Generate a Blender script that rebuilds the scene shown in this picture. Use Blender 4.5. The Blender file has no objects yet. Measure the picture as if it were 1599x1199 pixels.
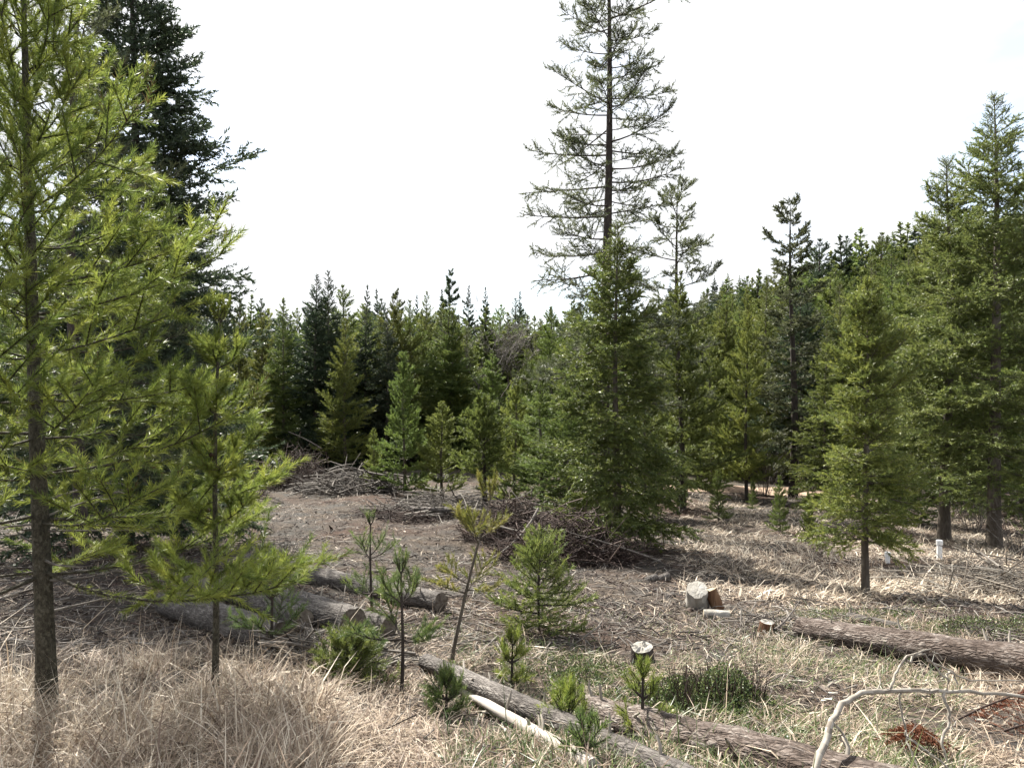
import bpy, math, random
import numpy as np
from mathutils import noise as mnoise, Vector

# ------------------------------------------------------------------ camera, sky, sun, exposure
scene = bpy.context.scene
R = math.radians
EYE = 1.7
FPX = 1142.0                     # focal length in photograph pixels (1599 wide)
cam_d = bpy.data.cameras.new('camera')
cam_d.sensor_width = 36.0
cam_d.lens = 36.0 * FPX / 1599.0
cam_d.clip_start = 0.05
cam_d.clip_end = 3000.0
cam = bpy.data.objects.new('camera', cam_d)
scene.collection.objects.link(cam)
cam.location = (0, 0, EYE)
cam.rotation_euler = (R(90), 0, 0)
scene.camera = cam

SUN_EL = R(48)
SUN_DIR = Vector((-0.56, 0.83, 0)).normalized()          # towards the sun, on the map
world = bpy.data.worlds.new('World')
scene.world = world
world.use_nodes = True
wn, wl = world.node_tree.nodes, world.node_tree.links
wn.clear()
w_out = wn.new('ShaderNodeOutputWorld')
w_bg = wn.new('ShaderNodeBackground'); w_bg.inputs['Strength'].default_value = 0.1
w_sky = wn.new('ShaderNodeTexSky'); w_sky.sky_type = 'NISHITA'; w_sky.sun_disc = False
w_sky.sun_elevation = SUN_EL
w_sky.sun_rotation = math.atan2(SUN_DIR.x, SUN_DIR.y)
w_tc = wn.new('ShaderNodeTexCoord')
w_map = wn.new('ShaderNodeMapping'); w_map.inputs['Scale'].default_value = (1.0, 1.0, 2.6)
w_noise = wn.new('ShaderNodeTexNoise')
w_noise.inputs['Scale'].default_value = 2.3; w_noise.inputs['Detail'].default_value = 6.0
w_noise.inputs['Roughness'].default_value = 0.55
w_ramp = wn.new('ShaderNodeValToRGB')
w_ramp.color_ramp.elements[0].position = 0.39; w_ramp.color_ramp.elements[0].color = (0.5, 0.5, 0.5, 1)
w_ramp.color_ramp.elements[1].position = 0.52; w_ramp.color_ramp.elements[1].color = (1, 1, 1, 1)
w_mix = wn.new('ShaderNodeMix'); w_mix.data_type = 'RGBA'
w_mix.inputs[7].default_value = (3.75, 3.8, 3.9, 1)       # bright thin cloud (before the 0.1 strength)
wl.new(w_tc.outputs['Generated'], w_map.inputs['Vector'])
wl.new(w_map.outputs[0], w_noise.inputs['Vector'])
wl.new(w_noise.outputs['Fac'], w_ramp.inputs['Fac'])
wl.new(w_ramp.outputs['Color'], w_mix.inputs[0])
wl.new(w_sky.outputs['Color'], w_mix.inputs[6])
wl.new(w_mix.outputs[2], w_bg.inputs['Color'])
wl.new(w_bg.outputs[0], w_out.inputs['Surface'])

sun_d = bpy.data.lights.new('sun', 'SUN')
sun_d.energy = 5.0
sun_d.angle = R(0.8)
sun_d.color = (1.0, 0.95, 0.86)
sun = bpy.data.objects.new('sun', sun_d)
scene.collection.objects.link(sun)
to_sun = Vector((SUN_DIR.x * math.cos(SUN_EL), SUN_DIR.y * math.cos(SUN_EL), math.sin(SUN_EL)))
sun.rotation_euler = to_sun.to_track_quat('Z', 'Y').to_euler()

vs = scene.view_settings
vs.view_transform = 'Standard'; vs.look = 'None'; vs.gamma = 1.0; vs.exposure = 1.7
vs.use_curve_mapping = False
scene.cycles.max_bounces = 4
scene.cycles.transmission_bounces = 2
scene.cycles.diffuse_bounces = 2
scene.cycles.glossy_bounces = 1
scene.cycles.use_adaptive_sampling = True
scene.cycles.adaptive_threshold = 0.03

# ------------------------------------------------------------------ helpers
C = scene.collection
rng = np.random.default_rng(7)
random.seed(7)


def raw_mesh(name, V, faces, tint=None, smooth=False):
    """faces: list of (n,k) index arrays."""
    me = bpy.data.meshes.new(name)
    V = np.asarray(V, dtype=np.float32)
    me.vertices.add(len(V))
    me.vertices.foreach_set('co', V.ravel())
    loops = np.concatenate([f.ravel() for f in faces]).astype(np.int32)
    sizes = np.concatenate([np.full(len(f), f.shape[1], np.int32) for f in faces])
    starts = np.concatenate([[0], np.cumsum(sizes)[:-1]]).astype(np.int32)
    me.loops.add(len(loops)); me.loops.foreach_set('vertex_index', loops)
    me.polygons.add(len(sizes)); me.polygons.foreach_set('loop_start', starts)
    if tint is not None:
        a = me.attributes.new('tint', 'FLOAT', 'FACE')
        a.data.foreach_set('value', np.asarray(tint, dtype=np.float32))
    me.update(calc_edges=True)
    me.polygons.foreach_set('use_smooth', np.full(len(sizes), bool(smooth)))
    return me


def add(name, me, mat=None, parent=None):
    o = bpy.data.objects.new(name, me)
    if mat is not None and len(me.materials) == 0:
        me.materials.append(mat)
    C.objects.link(o)
    if parent is not None:
        o.parent = parent
    return o


def empty(name, loc=(0, 0, 0), rz=0.0, scale=1.0):
    o = bpy.data.objects.new(name, None)
    o.empty_display_size = 0.2
    o.location = loc; o.rotation_euler = (0, 0, rz)
    o.scale = scale if hasattr(scale, '__len__') else (scale,) * 3
    C.objects.link(o)
    return o


def tag(o, label, cat, group=None, kind=None):
    o['label'] = label; o['category'] = cat
    if group: o['group'] = group
    if kind: o['kind'] = kind
    return o


def nrm(a):
    return a / np.maximum(np.linalg.norm(a, axis=-1, keepdims=True), 1e-9)


def frames(T):
    ref = np.zeros_like(T); ref[..., 2] = 1.0
    par = np.abs(T[..., 2]) > 0.92
    ref[par] = (1.0, 0.0, 0.0)
    U = nrm(np.cross(T, ref))
    return U, np.cross(T, U)


def tubes(P, Rad, sides=4):
    """P (n,m,3), Rad (n,m) -> verts, [quads]"""
    P = np.asarray(P, float); Rad = np.asarray(Rad, float)
    n, m, _ = P.shape
    T = nrm(np.gradient(P, axis=1))
    T0 = nrm(T.mean(axis=1, keepdims=True))
    U, _v = frames(np.broadcast_to(T0, T.shape).copy())
    U = nrm(U - T * np.sum(U * T, axis=-1, keepdims=True))
    W = np.cross(T, U)
    a = np.arange(sides) * 2 * np.pi / sides
    V = P[:, :, None, :] + Rad[:, :, None, None] * (np.cos(a)[None, None, :, None] * U[:, :, None, :] + np.sin(a)[None, None, :, None] * W[:, :, None, :])
    idx = np.arange(n * m * sides).reshape(n, m, sides)
    nx = np.roll(idx, -1, axis=2)
    F = np.stack([idx[:, :-1], nx[:, :-1], nx[:, 1:], idx[:, 1:]], axis=-1).reshape(-1, 4)
    return V.reshape(-1, 3), F


def lerp_sets(sets):
    V, F, off = [], [], 0
    for v, f in sets:
        V.append(v); F.append(f + off); off += len(v)
    return np.concatenate(V), F


# ------------------------------------------------------------------ terrain
_dy = [-40, 0, 2, 3.3, 4.5, 7, 10, 14, 18, 21, 28, 50, 90, 140, 900]
_dz = [1.2, 1.60, 1.68, 1.78, 2.02, 2.45, 2.87, 3.30, 3.65, 3.80, 4.1, 4.7, 5.6, 6.0, 6.0]


def sstep(a, b, x):
    t = np.clip((x - a) / (b - a), 0, 1)
    return t * t * (3 - 2 * t)


_rs = np.random.RandomState(3)
_wv = [(_rs.uniform(0.5, 3.2), _rs.uniform(0, 6.28), _rs.uniform(0, 6.28)) for _ in range(14)]


def ground_z(x, y):
    x = np.asarray(x, float); y = np.asarray(y, float)
    # smoothed profile
    z = EYE - (np.interp(y - 1.0, _dy, _dz) + np.interp(y, _dy, _dz) * 2 + np.interp(y + 1.0, _dy, _dz)) / 4
    z = z - 0.026 * np.clip(x, -6, 14) * sstep(3, 12, y)
    bump = 0
    for k, a, p in _wv:
        bump = bump + np.sin(k * (x * math.cos(a) + y * math.sin(a)) + p) / (k + 0.6)
    z = z + 0.038 * bump * sstep(0.5, 6, np.abs(y) + 1)
    z = z + 17 * sstep(40, 130, y) * sstep(5, 75, x)
    z = z + 15 * sstep(110, 260, y)
    z = z + 7 * sstep(30, 110, y) * sstep(-20, -90, x)
    return z


def gz(x, y):
    return float(ground_z(x, y))


def at(px, d):
    """world ground point seen in column px at forward distance d"""
    x = (px - 799.5) / FPX * d
    return Vector((x, d, gz(x, d)))


def gp(px, py):
    """ground point under a photograph pixel"""
    lo, hi = 1.5, 120.0
    for d in np.arange(1.5, 120, 0.1):
        x = (px - 799.5) / FPX * d
        if EYE - (py - 599.5) / FPX * d <= gz(x, d):
            return Vector((x, d, gz(x, d)))
    return at(px, 60)


def zpx(py, d):
    return EYE - (py - 599.5) / FPX * d


# ------------------------------------------------------------------ materials
def new_mat(name):
    m = bpy.data.materials.new(name); m.use_nodes = True
    nt = m.node_tree; nt.nodes.clear()
    out = nt.nodes.new('ShaderNodeOutputMaterial')
    return m, nt, out


def ramp(nt, cols, poss=None):
    r = nt.nodes.new('ShaderNodeValToRGB')
    n = len(cols)
    poss = poss or [i / (n - 1) for i in range(n)]
    els = r.color_ramp.elements
    while len(els) < n: els.new(0.5)
    for e, c, p in zip(els, cols, poss):
        e.position = p; e.color = (*c, 1)
    return r


def needle_mat(name, cols, transl=0.35, rough=0.42, spec=0.5, objvar=0.25, brown=False):
    m, nt, out = new_mat(name)
    at_ = nt.nodes.new('ShaderNodeAttribute'); at_.attribute_name = 'tint'
    rp = ramp(nt, ([(0.10, 0.065, 0.03)] if brown else []) + list(cols), ([0.05] + [0.14 + 0.86 * i / (len(cols) - 1) for i in range(len(cols))]) if brown else None)
    oi = nt.nodes.new('ShaderNodeObjectInfo')
    hsv = nt.nodes.new('ShaderNodeHueSaturation')
    mr = nt.nodes.new('ShaderNodeMapRange')
    mr.inputs['To Min'].default_value = 1 - objvar; mr.inputs['To Max'].default_value = 1 + objvar
    mh = nt.nodes.new('ShaderNodeMapRange')
    mh.inputs['To Min'].default_value = 0.5 - 0.08 * objvar; mh.inputs['To Max'].default_value = 0.5 + 0.08 * objvar
    pw = nt.nodes.new('ShaderNodeMath'); pw.operation = 'FRACT'
    ml = nt.nodes.new('ShaderNodeMath'); ml.operation = 'MULTIPLY'; ml.inputs[1].default_value = 7.31
    L = nt.links.new
    L(at_.outputs['Fac'], rp.inputs['Fac']); L(rp.outputs['Color'], hsv.inputs['Color'])
    L(oi.outputs['Random'], mr.inputs['Value']); L(mr.outputs[0], hsv.inputs['Value'])
    L(oi.outputs['Random'], ml.inputs[0]); L(ml.outputs[0], pw.inputs[0]); L(pw.outputs[0], mh.inputs['Value'])
    L(mh.outputs[0], hsv.inputs['Hue'])
    b = nt.nodes.new('ShaderNodeBsdfPrincipled')
    b.inputs['Roughness'].default_value = rough
    b.inputs['Specular IOR Level'].default_value = spec
    t = nt.nodes.new('ShaderNodeBsdfTranslucent')
    mx = nt.nodes.new('ShaderNodeMixShader'); mx.inputs[0].default_value = transl
    L(hsv.outputs[0], b.inputs['Base Color']); L(hsv.outputs[0], t.inputs['Color'])
    L(b.outputs[0], mx.inputs[1]); L(t.outputs[0], mx.inputs[2]); L(mx.outputs[0], out.inputs['Surface'])
    return m


def tint_mat(name, cols, rough=0.8, transl=0.0):
    m, nt, out = new_mat(name)
    at_ = nt.nodes.new('ShaderNodeAttribute'); at_.attribute_name = 'tint'
    rp = ramp(nt, cols)
    b = nt.nodes.new('ShaderNodeBsdfPrincipled'); b.inputs['Roughness'].default_value = rough
    b.inputs['Specular IOR Level'].default_value = 0.3
    L = nt.links.new
    L(at_.outputs['Fac'], rp.inputs['Fac']); L(rp.outputs[0], b.inputs['Base Color'])
    if transl:
        t = nt.nodes.new('ShaderNodeBsdfTranslucent'); mx = nt.nodes.new('ShaderNodeMixShader')
        mx.inputs[0].default_value = transl
        L(rp.outputs[0], t.inputs['Color']); L(b.outputs[0], mx.inputs[1]); L(t.outputs[0], mx.inputs[2])
        L(mx.outputs[0], out.inputs['Surface'])
    else:
        L(b.outputs[0], out.inputs['Surface'])
    return m


def bark_mat(name, cols, scale=18.0, stretch=0.25, bump=0.6, rough=0.9, dist=0.02, plate=0.0):
    m, nt, out = new_mat(name)
    tc = nt.nodes.new('ShaderNodeTexCoord')
    mp = nt.nodes.new('ShaderNodeMapping'); mp.inputs['Scale'].default_value = (1, 1, stretch)
    n1 = nt.nodes.new('ShaderNodeTexNoise'); n1.inputs['Scale'].default_value = scale; n1.inputs['Detail'].default_value = 7
    n2 = nt.nodes.new('ShaderNodeTexNoise'); n2.inputs['Scale'].default_value = scale * 0.21; n2.inputs['Detail'].default_value = 3
    vo = nt.nodes.new('ShaderNodeTexVoronoi'); vo.inputs['Scale'].default_value = scale * 1.3; vo.feature = 'DISTANCE_TO_EDGE'
    mixf = nt.nodes.new('ShaderNodeMath'); mixf.operation = 'MULTIPLY_ADD'; mixf.inputs[1].default_value = 0.55
    sc = nt.nodes.new('ShaderNodeMath'); sc.operation = 'MULTIPLY'; sc.inputs[1].default_value = 0.5
    rp = ramp(nt, cols, [0.25 + 0.5 * i / (len(cols) - 1) for i in range(len(cols))])
    b = nt.nodes.new('ShaderNodeBsdfPrincipled'); b.inputs['Roughness'].default_value = rough
    b.inputs['Specular IOR Level'].default_value = 0.25
    bp = nt.nodes.new('ShaderNodeBump'); bp.inputs['Strength'].default_value = bump; bp.inputs['Distance'].default_value = dist
    ad = nt.nodes.new('ShaderNodeMath'); ad.operation = 'MULTIPLY_ADD'; ad.inputs[1].default_value = 0.6
    L = nt.links.new
    vc = nt.nodes.new('ShaderNodeTexVoronoi'); vc.inputs['Scale'].default_value = scale * 1.3
    cr = nt.nodes.new('ShaderNodeMapRange'); cr.inputs['From Max'].default_value = 0.10; cr.inputs['To Min'].default_value = -0.16; cr.inputs['To Max'].default_value = 0.0
    sep = nt.nodes.new('ShaderNodeSeparateColor')
    pl = nt.nodes.new('ShaderNodeMath'); pl.operation = 'MULTIPLY_ADD'; pl.inputs[1].default_value = plate; pl.inputs[2].default_value = -plate / 2
    s1 = nt.nodes.new('ShaderNodeMath'); s1.operation = 'ADD'
    s2 = nt.nodes.new('ShaderNodeMath'); s2.operation = 'ADD'
    L(tc.outputs['Object'], mp.inputs['Vector'])
    wob = nt.nodes.new('ShaderNodeTexNoise'); wob.inputs['Scale'].default_value = scale * 0.8; wob.inputs['Detail'].default_value = 4
    va = nt.nodes.new('ShaderNodeVectorMath'); va.operation = 'MULTIPLY_ADD'; va.inputs[1].default_value = (1.6 / scale,) * 3
    L(mp.outputs[0], wob.inputs['Vector']); L(wob.outputs['Color'], va.inputs[0]); L(mp.outputs[0], va.inputs[2])
    for n in (vo, vc): L(va.outputs[0], n.inputs['Vector'])
    for n in (n1, n2): L(mp.outputs[0], n.inputs['Vector'])
    L(n2.outputs['Fac'], sc.inputs[0])
    L(n1.outputs['Fac'], mixf.inputs[0]); L(sc.outputs[0], mixf.inputs[2])
    L(vc.outputs['Color'], sep.inputs[0]); L(sep.outputs[0], pl.inputs[0]); L(vo.outputs['Distance'], cr.inputs['Value'])
    L(mixf.outputs[0], s1.inputs[0]); L(pl.outputs[0], s1.inputs[1])
    L(s1.outputs[0], s2.inputs[0])
    if plate > 0: L(cr.outputs[0], s2.inputs[1])
    else: s2.inputs[1].default_value = 0
    L(s2.outputs[0], rp.inputs['Fac']); L(rp.outputs[0], b.inputs['Base Color'])
    L(n1.outputs['Fac'], ad.inputs[0]); L(vo.outputs[0], ad.inputs[2]); L(ad.outputs[0], bp.inputs['Height'])
    L(bp.outputs[0], b.inputs['Normal']); L(b.outputs[0], out.inputs['Surface'])
    return m


def ground_mat():
    m, nt, out = new_mat('ground_litter')
    tc = nt.nodes.new('ShaderNodeTexCoord')
    L = nt.links.new

    def noise(scale, detail=8, rough=0.65, xyz=(1, 1, 1)):
        mp = nt.nodes.new('ShaderNodeMapping'); mp.inputs['Scale'].default_value = xyz
        n = nt.nodes.new('ShaderNodeTexNoise'); n.inputs['Scale'].default_value = scale
        n.inputs['Detail'].default_value = detail; n.inputs['Roughness'].default_value = rough
        L(tc.outputs['Object'], mp.inputs['Vector']); L(mp.outputs[0], n.inputs['Vector'])
        return n
    fine = noise(22, 8, 0.75)
    mid = noise(1.4, 6)
    big = noise(0.22, 4)
    r1 = ramp(nt, [(0.014, 0.011, 0.009), (0.041, 0.031, 0.024), (0.087, 0.069, 0.054), (0.174, 0.148, 0.115)], [0.28, 0.42, 0.55, 0.72])
    r2 = ramp(nt, [(0.014, 0.012, 0.012), (0.036, 0.032, 0.030), (0.069, 0.065, 0.058), (0.138, 0.131, 0.118)], [0.28, 0.42, 0.55, 0.72])
    r3 = ramp(nt, [(0.014, 0.008, 0.006), (0.039, 0.023, 0.016), (0.069, 0.045, 0.034), (0.124, 0.096, 0.072)], [0.28, 0.42, 0.58, 0.75])
    L(fine.outputs['Fac'], r1.inputs['Fac']); L(fine.outputs['Fac'], r2.inputs['Fac']); L(fine.outputs['Fac'], r3.inputs['Fac'])
    k1 = ramp(nt, [(0, 0, 0), (1, 1, 1)], [0.42, 0.6]); L(mid.outputs['Fac'], k1.inputs['Fac'])
    k2 = ramp(nt, [(0, 0, 0), (1, 1, 1)], [0.5, 0.62]); L(big.outputs['Fac'], k2.inputs['Fac'])
    a = nt.nodes.new('ShaderNodeMix'); a.data_type = 'RGBA'
    L(k1.outputs[0], a.inputs[0]); L(r1.outputs[0], a.inputs[6]); L(r2.outputs[0], a.inputs[7])
    c = nt.nodes.new('ShaderNodeMix'); c.data_type = 'RGBA'
    L(k2.outputs[0], c.inputs[0]); L(a.outputs[2], c.inputs[6]); L(r3.outputs[0], c.inputs[7])
    b = nt.nodes.new('ShaderNodeBsdfPrincipled'); b.inputs['Roughness'].default_value = 0.95
    b.inputs['Specular IOR Level'].default_value = 0.15
    bp = nt.nodes.new('ShaderNodeBump'); bp.inputs['Strength'].default_value = 0.9; bp.inputs['Distance'].default_value = 0.04
    L(fine.outputs['Fac'], bp.inputs['Height']); L(bp.outputs[0], b.inputs['Normal'])
    # mossy undergrowth and needle duff under the forest
    sx = nt.nodes.new('ShaderNodeSeparateXYZ'); L(tc.outputs['Object'], sx.inputs[0])
    mr = nt.nodes.new('ShaderNodeMapRange'); mr.inputs['From Min'].default_value = 31; mr.inputs['From Max'].default_value = 40; mr.clamp = True
    L(sx.outputs['Y'], mr.inputs['Value'])
    r4 = ramp(nt, [(0.02, 0.018, 0.012), (0.05, 0.045, 0.025), (0.09, 0.085, 0.04)], [0.3, 0.5, 0.7]); L(fine.outputs['Fac'], r4.inputs['Fac'])
    e = nt.nodes.new('ShaderNodeMix'); e.data_type = 'RGBA'
    L(mr.outputs[0], e.inputs[0]); L(c.outputs[2], e.inputs[6]); L(r4.outputs[0], e.inputs[7])
    L(e.outputs[2], b.inputs['Base Color']); L(b.outputs[0], out.inputs['Surface'])
    return m


def dirt_mat():
    m, nt, out = new_mat('packed_dirt')
    tc = nt.nodes.new('ShaderNodeTexCoord')
    n = nt.nodes.new('ShaderNodeTexNoise'); n.inputs['Scale'].default_value = 6; n.inputs['Detail'].default_value = 8
    rp = ramp(nt, [(0.16, 0.11, 0.075), (0.30, 0.21, 0.15), (0.44, 0.33, 0.24)], [0.3, 0.5, 0.7])
    b = nt.nodes.new('ShaderNodeBsdfPrincipled'); b.inputs['Roughness'].default_value = 0.95
    bp = nt.nodes.new('ShaderNodeBump'); bp.inputs['Strength'].default_value = 0.5; bp.inputs['Distance'].default_value = 0.03
    L = nt.links.new
    L(tc.outputs['Object'], n.inputs['Vector']); L(n.outputs['Fac'], rp.inputs['Fac']); L(rp.outputs[0], b.inputs['Base Color'])
    L(n.outputs['Fac'], bp.inputs['Height']); L(bp.outputs[0], b.inputs['Normal']); L(b.outputs[0], out.inputs['Surface'])
    return m


M = {}
M['ground'] = ground_mat()
M['dirt'] = dirt_mat()
M['fg_needle'] = needle_mat('young_pine_needles', [(0.098, 0.141, 0.033), (0.166, 0.213, 0.046), (0.233, 0.272, 0.055), (0.313, 0.335, 0.068)], 0.48, 0.45, 0.35, 0.05, True)
M['sap_needle'] = needle_mat('sapling_needles', [(0.063, 0.102, 0.039), (0.104, 0.150, 0.048), (0.148, 0.194, 0.055), (0.215, 0.252, 0.075)], 0.42, 0.5, 0.3, 0.12, True)
M['pine'] = needle_mat('pine_needles', [(0.079, 0.107, 0.031), (0.124, 0.158, 0.043), (0.173, 0.208, 0.053), (0.226, 0.256, 0.065)], 0.45, 0.5, 0.4, 0.28)
M['fir'] = needle_mat('fir_needles', [(0.063, 0.091, 0.027), (0.105, 0.139, 0.037), (0.151, 0.184, 0.046), (0.205, 0.232, 0.058)], 0.42, 0.5, 0.4, 0.22)
M['rfir'] = needle_mat('grey_green_fir_needles', [(0.075, 0.105, 0.034), (0.119, 0.150, 0.044), (0.168, 0.200, 0.056), (0.218, 0.250, 0.069)], 0.42, 0.5, 0.4, 0.05)
M['darkfir'] = needle_mat('dark_fir_needles', [(0.026, 0.044, 0.027), (0.042, 0.064, 0.036), (0.062, 0.088, 0.045), (0.09, 0.115, 0.052)], 0.35, 0.5, 0.4, 0.25)
M['yfir'] = needle_mat('yellow_green_fir_needles', [(0.081, 0.111, 0.027), (0.133, 0.165, 0.042), (0.191, 0.220, 0.052), (0.268, 0.282, 0.065)], 0.42, 0.5, 0.4, 0.08)
M['oldpine'] = needle_mat('old_pine_needles', [(0.045, 0.056, 0.028), (0.075, 0.088, 0.042), (0.11, 0.125, 0.058), (0.16, 0.17, 0.075)], 0.4, 0.5, 0.4, 0.1)
M['rust'] = needle_mat('rust_dead_needles', [(0.062, 0.021, 0.011), (0.105, 0.036, 0.019), (0.149, 0.060, 0.030), (0.186, 0.096, 0.060)], 0.2, 0.8, 0.2, 0.05)
M['yellow'] = needle_mat('yellowing_needles', [(0.11, 0.13, 0.028), (0.17, 0.18, 0.04), (0.24, 0.225, 0.055), (0.32, 0.28, 0.09)], 0.35, 0.5, 0.4, 0.05)
M['bark'] = bark_mat('grey_brown_bark', [(0.035, 0.028, 0.022), (0.09, 0.075, 0.06), (0.17, 0.15, 0.125)], 26, 0.3)
M['fg_bark'] = bark_mat('scaly_pine_bark', [(0.022, 0.02, 0.014), (0.062, 0.055, 0.04), (0.12, 0.11, 0.083)], 60, 0.6, 1.0, 0.9, 0.008, 0.25)
M['darkbark'] = bark_mat('dark_bark', [(0.015, 0.012, 0.012), (0.04, 0.032, 0.028), (0.085, 0.07, 0.06)], 20, 0.3)
M['logbark'] = bark_mat('log_bark', [(0.02, 0.014, 0.011), (0.065, 0.048, 0.039), (0.135, 0.11, 0.096), (0.27, 0.24, 0.215)], 34, 0.35, 1.0, 0.95, 0.03, 0.16)
M['greylog'] = bark_mat('weathered_grey_log', [(0.02, 0.017, 0.015), (0.065, 0.057, 0.052), (0.125, 0.113, 0.103), (0.22, 0.20, 0.185)], 34, 0.3, 1.0, 0.9, 0.02, 0.12)
M['whitelog'] = bark_mat('bleached_wood', [(0.105, 0.083, 0.068), (0.270, 0.240, 0.213), (0.375, 0.345, 0.312), (0.450, 0.420, 0.388)], 10, 0.2, 0.4, 0.8, 0.01)
M['cutwood'] = bark_mat('cut_wood', [(0.180, 0.132, 0.084), (0.300, 0.252, 0.180), (0.372, 0.336, 0.276)], 9, 1.0, 0.25, 0.8, 0.01)
M['palecut'] = bark_mat('bleached_cut_wood', [(0.129, 0.117, 0.096), (0.274, 0.257, 0.226), (0.403, 0.387, 0.355)], 14, 0.25, 0.6, 0.85, 0.02)
M['rustwood'] = bark_mat('rusty_split_wood', [(0.03, 0.016, 0.011), (0.10, 0.05, 0.028), (0.24, 0.15, 0.085)], 12, 0.2, 0.7, 0.9, 0.02)
M['twig'] = tint_mat('grey_twigs', [(0.031, 0.025, 0.022), (0.078, 0.066, 0.058), (0.148, 0.131, 0.115), (0.281, 0.257, 0.226)])
M['brown_twig'] = tint_mat('brown_twigs', [(0.016, 0.010, 0.009), (0.035, 0.022, 0.018), (0.062, 0.04, 0.033), (0.12, 0.09, 0.075)])
M['paletwig'] = tint_mat('pale_twigs', [(0.094, 0.074, 0.058), (0.172, 0.148, 0.121), (0.257, 0.230, 0.195), (0.351, 0.324, 0.281)])
M['straw'] = tint_mat('dry_grass', [(0.072, 0.045, 0.032), (0.161, 0.112, 0.081), (0.284, 0.217, 0.158), (0.435, 0.356, 0.268), (0.625, 0.550, 0.442)], 0.55, 0.2)
M['litter'] = tint_mat('leaf_litter', [(0.014, 0.010, 0.007), (0.035, 0.023, 0.018), (0.062, 0.046, 0.037), (0.114, 0.092, 0.076), (0.201, 0.171, 0.143)], 0.8, 0.0)
M['logend'] = bark_mat('weathered_log_end', [(0.04, 0.03, 0.024), (0.10, 0.082, 0.066), (0.19, 0.165, 0.135)], 22, 1.0, 0.7, 0.9, 0.01)
M['green'] = tint_mat('low_green_leaves', [(0.03, 0.05, 0.02), (0.06, 0.09, 0.03), (0.10, 0.13, 0.045), (0.16, 0.19, 0.06)], 0.4, 0.25)
M['cone'] = bark_mat('cone_scales', [(0.015, 0.009, 0.007), (0.04, 0.022, 0.016), (0.08, 0.05, 0.035)], 60, 1, 0.8)
M['rock'] = bark_mat('grey_rock', [(0.16, 0.15, 0.14), (0.30, 0.29, 0.27), (0.45, 0.43, 0.40)], 7, 1, 0.6)
m, nt, out = new_mat('white_plastic')
b = nt.nodes.new('ShaderNodeBsdfPrincipled'); b.inputs['Base Color'].default_value = (0.8, 0.8, 0.79, 1); b.inputs['Roughness'].default_value = 0.4
nt.links.new(b.outputs[0], out.inputs['Surface']); M['pvc'] = m

# ------------------------------------------------------------------ the ground
def build_ground():
    u = np.linspace(-1, 1, 201)
    xs = np.sign(u) * (9 * np.abs(u) + 690 * np.abs(u) ** 5)
    v = np.linspace(0, 1, 231)
    ys = -30 + 30 * np.clip(v / 0.08, 0, 1) + 34 * v + 860 * v ** 5
    X, Y = np.meshgrid(xs, ys)
    Z = ground_z(X, Y)
    V = np.stack([X, Y, Z], -1).reshape(-1, 3)
    nx, ny = len(xs), len(ys)
    idx = np.arange(nx * ny).reshape(ny, nx)
    F = np.stack([idx[:-1, :-1], idx[:-1, 1:], idx[1:, 1:], idx[1:, :-1]], -1).reshape(-1, 4)
    o = add('ground', raw_mesh('ground', V, [F], smooth=True), M['ground'])
    o['kind'] = 'structure'; o['label'] = 'sloping forest clearing floor of dry litter and bare brown soil'
    # dirt track crossing behind the clearing on the right
    t = np.linspace(0, 1, 60)
    cx = 4 + 34 * t; cy = 31.0 - 7.5 * t + 1.2 * np.sin(t * 4)
    w = 1.5
    d = nrm(np.stack([np.gradient(cx), np.gradient(cy)], -1))
    nn = np.stack([-d[:, 1], d[:, 0]], -1)
    rows = []
    for s in np.linspace(-1, 1, 9):
        x = cx + nn[:, 0] * s * w; y = cy + nn[:, 1] * s * w * (1 + 0.15 * np.sin(t * 30))
        rows.append(np.stack([x, y, ground_z(x, y) + 0.035 - 0.02 * abs(s)], -1))
    Vr = np.stack(rows, 0).reshape(-1, 3)
    ii = np.arange(9 * 60).reshape(9, 60)
    Fr = np.stack([ii[:-1, :-1], ii[:-1, 1:], ii[1:, 1:], ii[1:, :-1]], -1).reshape(-1, 4)
    o = add('dirt_track', raw_mesh('dirt_track', Vr, [Fr], smooth=True), M['dirt'])
    o['kind'] = 'structure'; o['label'] = 'pale dirt track running behind the clearing under the right-hand trees'


build_ground()

# ------------------------------------------------------------------ conifer generator
def needles(P, D, Ln, k, nl, nw, ang, g, flat=0.0, tvar=None, curve=0.0, ns=None):
    """needle triangles on shoots: P,D (n,3) start and direction, Ln (n)"""
    n = len(P)
    t = (np.arange(k)[None, :] + g.random((n, k))) / k
    phi = g.random((n, k)) * 2 * np.pi
    U, W = frames(D)
    al = np.clip(g.normal(ang, 0.2, (n, k)), 0.1, 1.5) * (1 - 0.35 * t)
    r = np.cos(phi)[..., None] * U[:, None] + np.sin(phi)[..., None] * W[:, None]
    if flat:
        r[..., 2] *= (1 - flat); r = nrm(r)
    nd = nrm(np.cos(al)[..., None] * D[:, None] + np.sin(al)[..., None] * r)
    nd[..., 2] += curve
    nd = nrm(nd)
    base = P[:, None] + D[:, None] * (Ln[:, None] * t)[..., None]
    ns = np.ones(n) if ns is None else ns
    ln = nl * (0.7 + 0.5 * g.random((n, k))) * ns[:, None]
    tip = base + nd * ln[..., None]
    wv = nrm(np.cross(nd, nrm(g.normal(size=(n, k, 3))))) * (nw / 2) * ns[:, None, None] ** 0.5
    V = np.stack([base - wv, base + wv, tip], axis=2).reshape(-1, 3)
    F = np.arange(n * k * 3).reshape(-1, 3)
    tv = g.random(n) if tvar is None else tvar
    tint = np.clip(tv[:, None] * 0.75 + 0.25 * g.random((n, k)), 0, 1).ravel()
    return V, F, tint


class Tree:
    pass


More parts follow.
